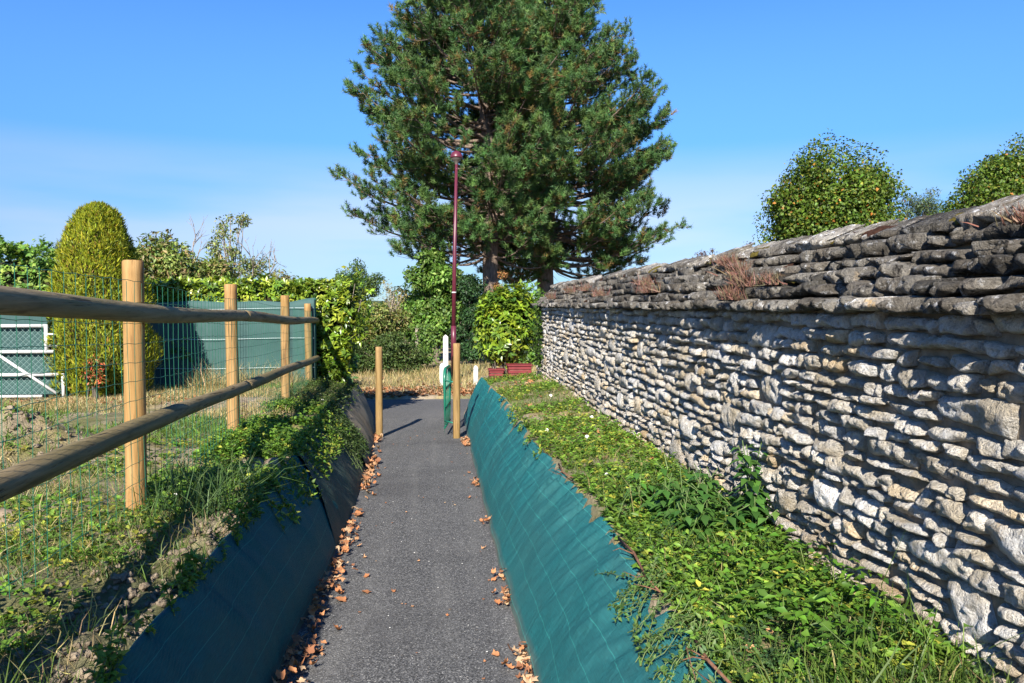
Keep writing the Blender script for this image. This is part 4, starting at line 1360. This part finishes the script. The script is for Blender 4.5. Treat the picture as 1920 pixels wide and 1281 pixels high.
# ivy grown post
px_, pyy = -.80, 22.6
zb = G(px_, pyy)
ip = thing('old_post', 'weathered grey post overgrown with ivy', 'post', (px_, pyy, zb))
V, F = log((px_, pyy, zb), (px_, pyy, 1.0), .055, 10, 10, 2)
obj('shaft', V, F, M['twig'], ip, smooth=True)
n = 900
P = np.stack([px_ + .22 + rng.normal(0, .17, n), pyy + rng.normal(0, .12, n), rng.uniform(-.1, 1.05, n)], 1)
V, F, C = leaves(P, rng.normal(0, .6, (n, 3)) + np.array([0, -.3, -.5]), rng.normal(0, .4, (n, 3)) + np.array([0, -1, .3]), .08, .07, mixcol(n, [(.08, .15, .025), (.11, .18, .03), (.05, .10, .02)]))
obj('ivy', V, F, M['leaf'], ip, col=C)

# ------------------------------------------------------------------ trees behind the stone wall
MAPLE = [(.075, .13, .016), (.105, .165, .02), (.05, .09, .012), (.17, .18, .025), (.36, .15, .025)]
tree('round_tree', 'round leafy tree with a few orange leaves showing above the wall coping', (10.4, 20, .3), [((10.40, 20, 4.0), (1.9, 1.8, 2.0))], 44000, .092, .75, MAPLE, [.34, .3, .22, .12, .02], .14, k=190, cr=(.17, .30), group='trees behind the wall', light=.16, fill=.28)
tree('round_tree', 'broad leafy tree at the wall rising to a pointed shoot', (14.3, 18, .3), [((14.0, 18, 3.9), (1.75, 1.6, 1.4)), ((14.7, 18, 4.7), (1.5, 1.3, 1.15)), ((14.15, 18, 5.5), (.2, .2, .45))], 42000, .085, .7, MAPLE, [.36, .32, .2, .11, .01], .14, k=170, cr=(.2, .36), group='trees behind the wall', light=.16, fill=.28)
tree('grey_tree', 'pale grey green tree half hidden by the broad leafy tree', (14.3, 22, .2), [((14.3, 22, 4.3), (.75, .7, 1.0))], 3200, .09, .35, [(.07, .11, .05), (.10, .14, .07)], None, .08, k=26, cr=(.25, .45), group='trees behind the wall')
tree('purple_shrub', 'thin purple leaved shrub peeping over the ridge of the wall', (7.6, 20, .3), [((7.1, 20, 2.75), (.62, .4, .62)), ((8.1, 20, 2.95), (.62, .4, .55))], 620, .075, .45, [(.10, .045, .05), (.07, .035, .04), (.12, .07, .05)], None, .05, k=26, cr=(.25, .4), cat='shrub')

# ------------------------------------------------------------------ grass, weeds and litter
def on_ground(x, y, up=0.0):
    return np.stack([x, y, ground_z(x, y) + up], 1)
def sow(n, x0, x1, y0, y1, dens=None, near=0.0):
    """random spots; near>0 crowds them towards small y"""
    u = rng.random(n)
    y = y0 + (y1 - y0) * u ** (1 + near)
    x = x0(y) + (x1(y) - x0(y)) * rng.random(n) if callable(x0) else x0 + (x1 - x0) * rng.random(n)
    if dens is not None:
        k = rng.random(n) < dens(x, y)
        x, y = x[k], y[k]
    return x, y
def grass(name, label, x, y, h, wd, cols, w=None, bend=.5, lean=.35, cat='grass', hv=.4):
    n = len(x)
    P = on_ground(x, y, -.008)
    D = rng.normal(0, lean, (n, 3)) + np.array([0, 0, 1])
    V, F, C = blades(P, D, h * np.clip(rng.normal(1, hv, n), .25, 2.2), wd, mixcol(n, cols, w), bend)
    return tag(obj(name, V, F, M['leaf'], col=C, loc=tuple(P.mean(0))), label, cat, kind='stuff')
def weeds(name, label, x, y, Ln, Wr, cols, w=None, hmax=.10, per=5, cat='weeds', mat='leaf', surf=None):
    """leafy sprigs: several leaves up each short stem"""
    n = len(x)
    P0 = on_ground(x, y) if surf is None else surf
    ax = unit(rng.normal(0, .5, (n, 3)) + np.array([0, 0, 1]))
    hh = hmax * rng.uniform(.3, 1, n)
    P = np.repeat(P0, per, 0) + np.repeat(ax * hh[:, None], per, 0) * rng.random((n * per, 1))
    az = rng.random(n * per) * 6.283
    D = np.stack([np.cos(az), np.sin(az), rng.uniform(-.15, .7, n * per)], 1)
    N = np.array([0, 0, 1.]) + rng.normal(0, .4, (n * per, 3))
    C = np.clip(np.repeat(mixcol(n, cols, w), per, 0) * (1 + rng.normal(0, .15, (n * per, 1))), .004, 1)
    L_ = Ln * rng.uniform(.55, 1.3, n * per)
    V, F, C = leaves(P, D, N, L_, L_ * Wr, C)
    return tag(obj(name, V, F, M[mat], col=C, loc=tuple(P0.mean(0))), label, cat, kind='stuff')
WEED = [(.105, .20, .024), (.155, .26, .034), (.065, .13, .02), (.28, .30, .045)]
GRASS = [(0.081, 0.138, 0.023), (0.115, 0.172, 0.034), (0.057, 0.103, 0.021), (0.276, 0.230, 0.103)]
DRY = [(.36, .28, .13), (.44, .35, .17), (.26, .20, .09), (.13, .14, .04)]

# strip below the wall
rx0 = lambda y: x_crest_r(y) + .015; rx1 = lambda y: np.full_like(y, WX - .015)
patch = lambda f, a, b, seed: (lambda x, y: sstep(a, b, fbm2(x, y, f, 3, seed)))
x, y = sow(7000, rx0, rx1, 2.0, 12.6, patch(1.8, -.45, .3, 51), .9)
weeds('weeds', 'leafy green weeds carpeting the strip below the stone wall', x, y, .040, .42, WEED, [.32, .32, .16, .2], .09, 6)
x, y = sow(2600, rx0, rx1, 1.7, 4.6, None, .4)
weeds('weeds', 'small leaved knotweed mat over the top of the bright teal sheet', x, y, .022, .5, [(.055, .115, .03), (.08, .15, .035), (.045, .085, .03)], None, .07, 8)
x, y = sow(13000, rx0, rx1, 1.8, 12.6, patch(1.4, -.7, .3, 52), .8)
grass('grass', 'short green grass among the weeds below the stone wall', x, y, .085, .0045, GRASS, [.4, .3, .2, .1], .6, .5)
x, y = sow(900, rx0, rx1, 1.8, 4.4, patch(1.6, -.1, .4, 58), .2)
grass('grass', 'long grass blades around the nettles', x, y, .21, .0055, GRASS, [.4, .35, .2, .05], .6, .35)
# nettles
nt = thing('nettle_clump', 'dark green stinging nettle clump growing against the wall foot', 'plant', (1.25, 3.5, .57))
stem, lf = MB(), MB()
for q in range(64):
    tall = q < 4
    x0 = (1.40 if tall else rng.uniform(1.02, 1.40)); y0 = (3.33 + rng.normal(0, .05)) if tall else rng.uniform(3.22, 3.95)
    h = rng.uniform(.34, .46) if tall else rng.uniform(.13, .26)
    b = np.array([x0, y0, float(ground_z(x0, y0)) - .01])
    ln_ = rng.normal(0, .07, 2)
    tt = np.linspace(0, 1, 6)
    P = b + np.stack([ln_[0] * tt ** 2 - .03 * tt, ln_[1] * tt ** 2, h * tt], 1)
    V, F = tube(P, np.linspace(.004, .002, 6), 4); stem.add(V, F)
    npair = int(h / .036)
    for k_ in range(npair):
        f = .2 + .8 * k_ / npair
        p = np.array([np.interp(f, tt, P[:, a]) for a in range(3)])
        az = k_ * 1.57 + rng.normal(0, .3)
        for s_ in (0, math.pi):
            D = np.array([[math.cos(az + s_), math.sin(az + s_), -.05 - .25 * rng.random()]])
            L_ = rng.uniform(.065, .10) * (1.15 - .5 * f)
            V, F, C = leaves(p[None] + D * .012, D, np.array([[0, 0, 1.]]), L_, L_ * .58, mixcol(1, [(.045, .115, .022), (.065, .145, .028)]), .12, .25)
            lf.add(V, F, C)
stem.build('stems', plain('nettle_stem', (.09, .14, .04)), nt, kind='stuff')
lf.build('foliage', M['leaf'], nt)
# bindweed with broad leaves at the wall foot, and trailing strands on the sheet
bw_ = thing('bindweed', 'broad leaved bindweed sprawling at the wall foot', 'plant', (1.3, 2.35, .56))
n = 620
x = rng.uniform(.98, 1.43, n); y = rng.uniform(1.95, 2.95, n)
P = on_ground(x, y) + np.stack([0 * x, 0 * x, rng.uniform(.02, .16, n)], 1)
az = rng.random(n) * 6.28
V, F, C = leaves(P, np.stack([np.cos(az), np.sin(az), rng.uniform(-.3, .4, n)], 1), np.array([0, 0, 1.]) + rng.normal(0, .4, (n, 3)), rng.uniform(.022, .058, n), rng.uniform(.012, .032, n), mixcol(n, [(.075, .165, .018), (.10, .20, .022), (.055, .12, .016)]))
m = MB(); m.add(V, F, C)
m.build('foliage', M['leaf'], bw_)
m = MB()
for q in range(26):
    i = rng.integers(n)
    V, F = tube([on_ground(x[i:i + 1], y[i:i + 1])[0], P[i] * .5 + on_ground(x[i:i + 1], y[i:i + 1])[0] * .5 + rng.normal(0, .02, 3), P[i]], .0018, 4, cap=False)
    m.add(V, F)
m.build('stems', plain('bindweed_stem', (.12, .17, .04)), bw_, kind='stuff')
def surf_r(s, y, up=.03):
    """point over the right hand sheet, s from foot 0 to crest 1"""
    e, c = x_edge_r(y), x_crest_r(y)
    return np.stack([e + (c - e) * s - .8 * up, y, zpath(y) + (z_crest_r(y) - zpath(y)) * s ** .92 + .75 * up], -1)
def surf_l(s, y, up=.03):
    e, c = x_edge_l(y), x_crest_l(y)
    return np.stack([e + (c - e) * s + .8 * up, y, zpath(y) + (z_crest_l(y) - zpath(y)) * s ** .9 + .75 * up], -1)
def trailing(name, label, starts, surf, Ln, cols, step=.022, cat='plant', drop=.5, wid=.5, dy=.0, lift=.030):
    root = thing(name, label, cat, tuple(surf(np.array(1.0), np.array(starts[0]))))
    st, lv = MB(), MB()
    for y0 in starts:
        nseg = rng.integers(8, 18)
        s = 1.12; yv = y0; P = []
        wander = rng.normal(dy, .25)
        for k_ in range(nseg):
            P.append(surf(np.array(s), np.array(yv), lift + .014 * rng.random()))
            s -= drop / nseg * rng.uniform(.6, 1.4); yv += wander * .06 + rng.normal(0, .012)
        P = np.array(P)
        V, F = tube(P, .0017, 4, cap=False); st.add(V, F)
        nl = nseg * 3
        f = rng.random(nl) * (len(P) - 1)
        i = f.astype(int)
        q = P[i] + (P[np.minimum(i + 1, len(P) - 1)] - P[i]) * (f - i)[:, None]
        D = rdir(nl) + np.array([0, 0, .25])
        L_ = Ln * rng.uniform(.6, 1.3, nl)
        V, F, C = leaves(q, D, rdir(nl) * .5 + np.array([0, 0, .9]), L_, L_ * wid, mixcol(nl, cols))
        lv.add(V, F, C)
    st.build('stems', M['stem_green'], root, kind='stuff')
    lv.build('foliage', M['leaf'], root)
M['stem_green'] = plain('green_stem', (.11, .15, .05))
trailing('trailing_knotweed', 'knotweed strands creeping down over the bright teal sheet', list(rng.uniform(2.15, 3.0, 34)), surf_r, .022, [(.055, .115, .03), (.08, .15, .035), (.10, .17, .04)], drop=.42)
trailing('trailing_weed', 'few leafy strands hanging over the far crest of the bright teal sheet', list(rng.uniform(4.6, 9, 12)), surf_r, .03, WEED, drop=.22)

# left bank top and field
lx0 = lambda y: x_crest_l(y) - .62; lx1 = lambda y: x_crest_l(y) + .03
x, y = sow(5200, lx0, lx1, 4.1, 9.4, patch(1.5, -.6, .15, 61), .1)
weeds('weeds', 'leafy green weeds along the crest of the bank under the fence', x, y, .040, .55, WEED, [.4, .3, .22, .08], .12, 6)
x, y = sow(3200, lambda y: x_crest_l(y) - .75, lambda y: x_crest_l(y) + .08, 9.0, 13.2, patch(1.6, -.8, -.1, 63))
weeds('weeds', 'low grey green weeds on the bank end by the laurel hedge', x, y, .035, .5, [(.055, .095, .022), (.08, .12, .03), (.11, .13, .05)], None, .14, 6)
trailing('trailing_bindweed', 'green strands hanging down over the dark and dusty sheets', list(4.2 + 4.4 * rng.random(64) ** .8), surf_l, .042, WEED, drop=.6, lift=.042)
trailing('trailing_grass', 'short sprigs spilling over the soil lip above the dark teal sheet', list(rng.uniform(2.2, 4.3, 26)), surf_l, .030, WEED, drop=.22, lift=.036)
trailing('trailing_ivy', 'thick mat of small leaves between the dusty and pale sheets', list(rng.uniform(8.1, 9.3, 80)), surf_l, .036, [(.045, .08, .02), (.07, .11, .03), (.035, .06, .015)], drop=1.0, lift=.042)
x, y = sow(620, lambda y: x_crest_l(y) - .5, lambda y: x_crest_l(y) - .03, 3.85, 4.85, None)
grass('grass_tuft', 'long blue green grass tuft beside the fence post foot', x, y, .22, .0055, [(.07, .125, .035), (.10, .16, .05), (.05, .095, .03)], None, .75, .45)
x, y = sow(17000, lambda y: x_crest_l(y) - 1.9, lambda y: x_crest_l(y) - .02, 1.6, 5.4, patch(2.2, -.55, .3, 65), .1)
grass('grass', 'thin patchy grass on the bare soil near the dark teal sheet', x, y, .085, .004, GRASS + [(.36, .28, .13)], [.3, .25, .15, .15, .15], .6, .55)
x, y = sow(260, lambda y: x_crest_l(y) - .32, lambda y: x_crest_l(y) - .02, 1.9, 2.7, None)
grass('grass_tuft', 'dry and green grass tuft on the soil lip beside the dark teal sheet', x, y, .10, .0035, GRASS + [(.42, .34, .15)], [.25, .25, .1, .15, .25], .7, .5)
x, y = sow(5200, lambda y: x_crest_l(y) - 2.2, lambda y: x_crest_l(y) - .25, 1.7, 6.6, patch(1.7, -.2, .5, 66), .2)
weeds('weeds', 'scattered yellowing weeds behind the wire netting', x, y, .034, .55, WEED + [(.22, .22, .03)], [.3, .25, .15, .15, .15], .07, 5)
x, y = sow(110000, lambda y: np.full_like(y, -8.5), lambda y: fence_x(y) + .3, 4.6, 12.3, patch(.55, -.35, .35, 71), .0)
gp = fbm2(x, y, .5, 2, 73) + .8 * np.exp(-((y - 7.0) / 1.9) ** 2) > .08
grass('grass', 'green grass patches in the field behind the fence', x[gp], y[gp], .075, .008, [(.095, .17, .026), (.125, .20, .035), (.07, .125, .02)], None, .6, .6)
grass('dry_grass', 'straw coloured dry grass in the field behind the fence', x[~gp], y[~gp], .07, .007, DRY, None, .6, .6)
x, y = sow(1500, lambda y: np.full_like(y, -3.9), lambda y: np.full_like(y, -2.2), 11.7, 12.35, None)
grass('dry_grass', 'tall pale dry grass along the foot of the green screen', x, y, .30, .006, DRY, [.4, .35, .15, .1], .6, .35)
# verge beyond the road
x, y = sow(34000, lambda y: np.full_like(y, -9.), lambda y: np.full_like(y, 7.), 15.85, 24, None, .25)
k = rng.random(len(x)) < sstep(16.4, 18.6, y) * .93 + .07
x, y = x[k], y[k]
grass('dry_grass', 'straw coloured dry verge grass beyond the road', x, y, .17, .011, DRY + [(.12, .14, .04)], [.36, .32, .16, .08, .08], .6, .35)

def plane_leaf():
    """lobed curled dead leaf about 1 unit long"""
    ang = np.linspace(0, 2 * math.pi, 15, endpoint=False)
    r_ = .42 + .10 * np.cos(ang * 5) - .06 * np.cos(ang)
    V = [(0, 0, .0)] + [(r_[i] * math.cos(a), r_[i] * math.sin(a) * .85, 0) for i, a in enumerate(ang)]
    F = [[0, 1 + i, 1 + (i + 1) % 15] for i in range(15)]
    return np.array(V), np.array(F)
LV, LF = plane_leaf()
def dead_leaf(p, size, curl, rz, tilt, r_):
    V = LV.copy()
    V[1:] *= 1 + r_.normal(0, .13, (15, 1))
    rr2 = V[:, 0] ** 2 * r_.uniform(.2, 2.4) + V[:, 1] ** 2 * r_.uniform(.2, 3.4)
    V[:, 2] = curl * rr2 * 1.1 + r_.normal(0, .035, len(V))
    V = V * size
    a, b = tilt
    V[:, 2] += V[:, 0] * a + V[:, 1] * b
    cs_, sn = math.cos(rz), math.sin(rz)
    V = np.stack([V[:, 0] * cs_ - V[:, 1] * sn, V[:, 0] * sn + V[:, 1] * cs_, V[:, 2] - V[:, 2].min()], 1)
    return V + np.array(p)
DEAD = [(.42, .19, .085), (.35, .15, .065), (.48, .26, .13), (.23, .10, .05), (.44, .30, .18)]
lr = np.random.default_rng(77)
lit = MB()
def litter(n, xf, ya, yb, size, stack=.03, dens=None):
    for _ in range(n):
        y = lr.uniform(ya, yb)
        if dens is not None and lr.random() > dens(y): continue
        x = xf(y)
        z = float(zpath(y)) + .006 + abs(lr.normal(0, stack))
        s = size * lr.uniform(.5, 1.25)
        lit.add(dead_leaf((x, y, z), s, lr.uniform(.2, 1.2) * lr.choice([-1, 1], p=[.35, .65]), lr.uniform(0, 6.28), lr.normal(0, .3, 2), lr), LF, np.array(DEAD[lr.integers(5)]) * lr.uniform(.7, 1.15))
dl = lambda y: float(np.clip(.35 + .9 * vn(np.array([[y * 1.7, .3, .3]]), 1, 3)[0], .12, 1))
litter(1700, lambda y: float(x_edge_l(y)) + abs(lr.normal(0, .055)) + .02, 2.6, 6.2, .045, .024, dl)
litter(330, lambda y: float(x_edge_l(y)) + abs(lr.normal(0, .05)) + .015, 6.2, 11.6, .07, .02, dl)
for (yc, n_, sp) in ((3.15, 44, .22), (3.55, 26, .12), (4.35, 26, .12), (4.75, 10, .08), (6.1, 14, .1), (7.6, 22, .14), (10.3, 90, .35)):
    litter(n_, lambda y: float(x_edge_r(y)) - abs(lr.normal(0, .04)) - .01, yc - sp, yc + sp, .045, .02)
for _ in range(60):     # crumbs over the asphalt
    y = lr.uniform(2.8, 12); x = lr.uniform(-.7, .3)
    lit.add(dead_leaf((x, y, float(zpath(y)) + .004), lr.uniform(.012, .028), .5, lr.uniform(0, 6), lr.normal(0, .1, 2), lr), LF, DEAD[lr.integers(5)])
tag(lit.build('leaf_litter', M['dry_leaf']), 'drifts of fallen brown leaves along both edges of the path', 'leaf litter', kind='stuff')
lit = MB()
for _ in range(5200):
    y = 15.75 + abs(lr.normal(0, 1.3)); x = lr.uniform(-7, 5)
    lit.add(dead_leaf((x, y, float(ground_z(x, y)) + .004), lr.uniform(.05, .11), lr.uniform(.2, 1), lr.uniform(0, 6), lr.normal(0, .2, 2), lr), LF, np.array(DEAD[lr.integers(5)]) * .8)
tag(lit.build('leaf_litter', M['dry_leaf']), 'russet leaf litter over the verge beyond the road', 'leaf litter', kind='stuff')
lit = MB()
for _ in range(420):
    if lr.random() < .6: x, y = lr.uniform(-5.6, -3.2), lr.uniform(9.6, 10.6)
    elif lr.random() < .6: x, y = lr.uniform(.75, 1.3), 10.6 + lr.normal(0, .5)
    else: x, y = lr.uniform(.85, 1.4), lr.uniform(2, 9)
    lit.add(dead_leaf((x, y, float(ground_z(x, y)) + .012), lr.uniform(.03, .06), .6, lr.uniform(0, 6), lr.normal(0, .3, 2), lr), LF, DEAD[lr.integers(5)])
tag(lit.build('leaf_litter', M['dry_leaf']), 'fallen brown leaves scattered in the grass off the path', 'leaf litter', kind='stuff')
# single leaves lying on the asphalt
for i, (x, y, s) in enumerate([(-.72, 6.45, .10), (-.79, 5.97, .07), (-.475, 4.57, .075), (-.60, 4.44, .085), (-.50, 4.85, .05), (-.62, 4.55, .06), (-.31, 4.57, .035), (-.55, 5.25, .03), (-.66, 7.2, .07), (-.70, 8.1, .07), (.27, 5.4, .04), (.22, 7.0, .05), (.26, 8.2, .05), (-.56, 4.0, .05), (.24, 3.62, .05), (-.62, 3.75, .06)]):
    c0 = (x, y, float(zpath(y)) + .005)
    V = dead_leaf(c0, s, lr.uniform(.4, 1.2), lr.uniform(0, 6), lr.normal(0, .15, 2), lr)
    o = obj('fallen_leaf', V, LF, M['dry_leaf'], col=np.array(DEAD[lr.integers(3)]), loc=c0)
    tag(o, 'single curled brown leaf lying loose on the asphalt path', 'leaf', 'loose leaves on the path')
for i, (x, y, s, lab) in enumerate([(-2.32, 3.05, .16, 'large pale brown dead leaf propped on the soil behind the netting')]):
    c0 = (x, y, float(ground_z(x, y)))
    tag(obj('fallen_leaf', dead_leaf(c0, s, .7, 1, (.5, .2), lr), LF, M['dry_leaf'], col=np.array((.5, .3, .18)), loc=c0), lab, 'leaf')
# pale grit on the asphalt
gm = MB()
for _ in range(45):
    y = 2.6 + 7 * lr.random() ** 1.5; x = lr.uniform(-.68, .3)
    V, F = blob((x, y, float(zpath(y)) + .003), (lr.uniform(.002, .006), lr.uniform(.002, .006), .002), _, 6, 4)
    gm.add(V, F)
tag(gm.build('grit', M['chalk']), 'pale grit and crumbs strewn on the asphalt path', 'grit', kind='stuff')

# soil clods on the lip of the left bank, field stones
gm = MB()
for _ in range(1000):
    y = lr.uniform(1.8, 4.4); x = float(x_crest_l(y)) - abs(lr.normal(.02, .16)) + .01
    s = .004 + .014 * lr.random() ** 2.5
    V, F = blob((x, y, float(ground_z(x, y)) + s * .3), (s * lr.uniform(.8, 1.5), s * lr.uniform(.8, 1.5), s * .8), _, 8, 6, .7)
    gm.add(V, F)
for _ in range(300):
    x, y = -3.25 + lr.normal(0, .34), 6.0 + lr.normal(0, .3)
    s = .006 + .022 * lr.random() ** 2.5
    V, F = blob((x, y, float(ground_z(x, y)) + s * .3), (s, s * lr.uniform(.7, 1.3), s * .75), _, 8, 6, .7)
    gm.add(V, F)
tag(gm.build('soil_clods', M['soil']), 'crumbled dry soil clods on the bank lip and the dug heap', 'soil', kind='stuff')
for (x, y, s, lab) in ((-2.16, 3.96, .05, 'rounded tan stone lying on the soil behind the netting'), (-1.22, 5.62, .06, 'flat pale stone among weeds on the bank crest')):
    V, F = blob((x, y, float(ground_z(x, y)) + s * .4), (s * 1.2, s, s * .8), int(s * 1000), 16, 10, .3)
    tag(obj('field_stone', V, F, M['rock'], smooth=True, loc=(x, y, float(ground_z(x, y)))), lab, 'stone')
V, F = blob((.93, 1.98, .50), (.10, .07, .05), 5, 16, 10, .3)
tag(obj('field_stone', V, F, M['rock'], smooth=True, loc=(.93, 1.98, .48)), 'pale slab of stone half buried beside the knotweed', 'stone')
# brown sticks pinning the top of the teal sheet
for (pts_, r_, lab) in (([(1.02, .10, 3.42), (1.04, .0, 3.15), (1.02, .0, 2.92), (1.03, .0, 2.74)], .007, 'long brown stick lying along the top edge of the teal sheet'),
                        ([(1.03, 0, 2.36), (1.02, 0, 2.2), (1.03, 0, 2.0)], .008, 'red brown stick beside the knotweed on the teal sheet edge'),
                        ([(1.03, 0, 5.05), (1.0, 0, 4.85), (1.03, 0, 4.62)], .006, 'thin brown twig on the sheet crest near the leafy strands')):
    P = np.array([surf_r(np.array(min(s_, 1.04)), np.array(y_), .035) for s_, _, y_ in pts_])
    V, F = tube(P + rng.normal(0, .004, P.shape), np.linspace(r_, r_ * .5, len(P)), 7)
    m = MB(); m.add(V, F)
    for q in range(3):
        a = P[1 + q % (len(P) - 1)]
        V, F = tube([a, a + np.array([-.05, rng.normal(0, .05), .01]), a + np.array([-.09, rng.normal(0, .09), .015])], [.003, .002, .001], 5); m.add(V, F)
    tag(m.build('stick', M['stick'], smooth=True, loc=tuple(P[0])), lab, 'stick')
# white bindweed flowers
for i, (x, y) in enumerate([(1.10, 5.85), (1.28, 6.6), (.98, 4.55), (1.2, 8.6), (-1.45, 4.25), (-1.5, 6.6), (-1.55, 9.9), (.86, 6.4)]):
    c0 = np.array([x, y, float(ground_z(x, y)) + .035])
    nn = 12
    a = np.arange(nn) * 2 * math.pi / nn
    rad = [.002, .005, .012, .015]
    hz = [-.04, 0, .010, .009]
    V = np.array([[c0[0] + r2 * math.cos(t_), c0[1] - .6 * h2 + r2 * .5 * math.sin(t_), c0[2] + h2 + r2 * .8 * math.sin(t_)] for r2, h2 in zip(rad, hz) for t_ in a])
    F = np.array([[i_ * nn + k_, i_ * nn + (k_ + 1) % nn, (i_ + 1) * nn + (k_ + 1) % nn, (i_ + 1) * nn + k_] for i_ in range(3) for k_ in range(nn)])
    tag(obj('bindweed_flower', V, F, M['flower'], smooth=True, loc=tuple(c0 - [0, 0, .035])), 'small white bindweed flower open among the low weeds', 'flower', 'white bindweed flowers')
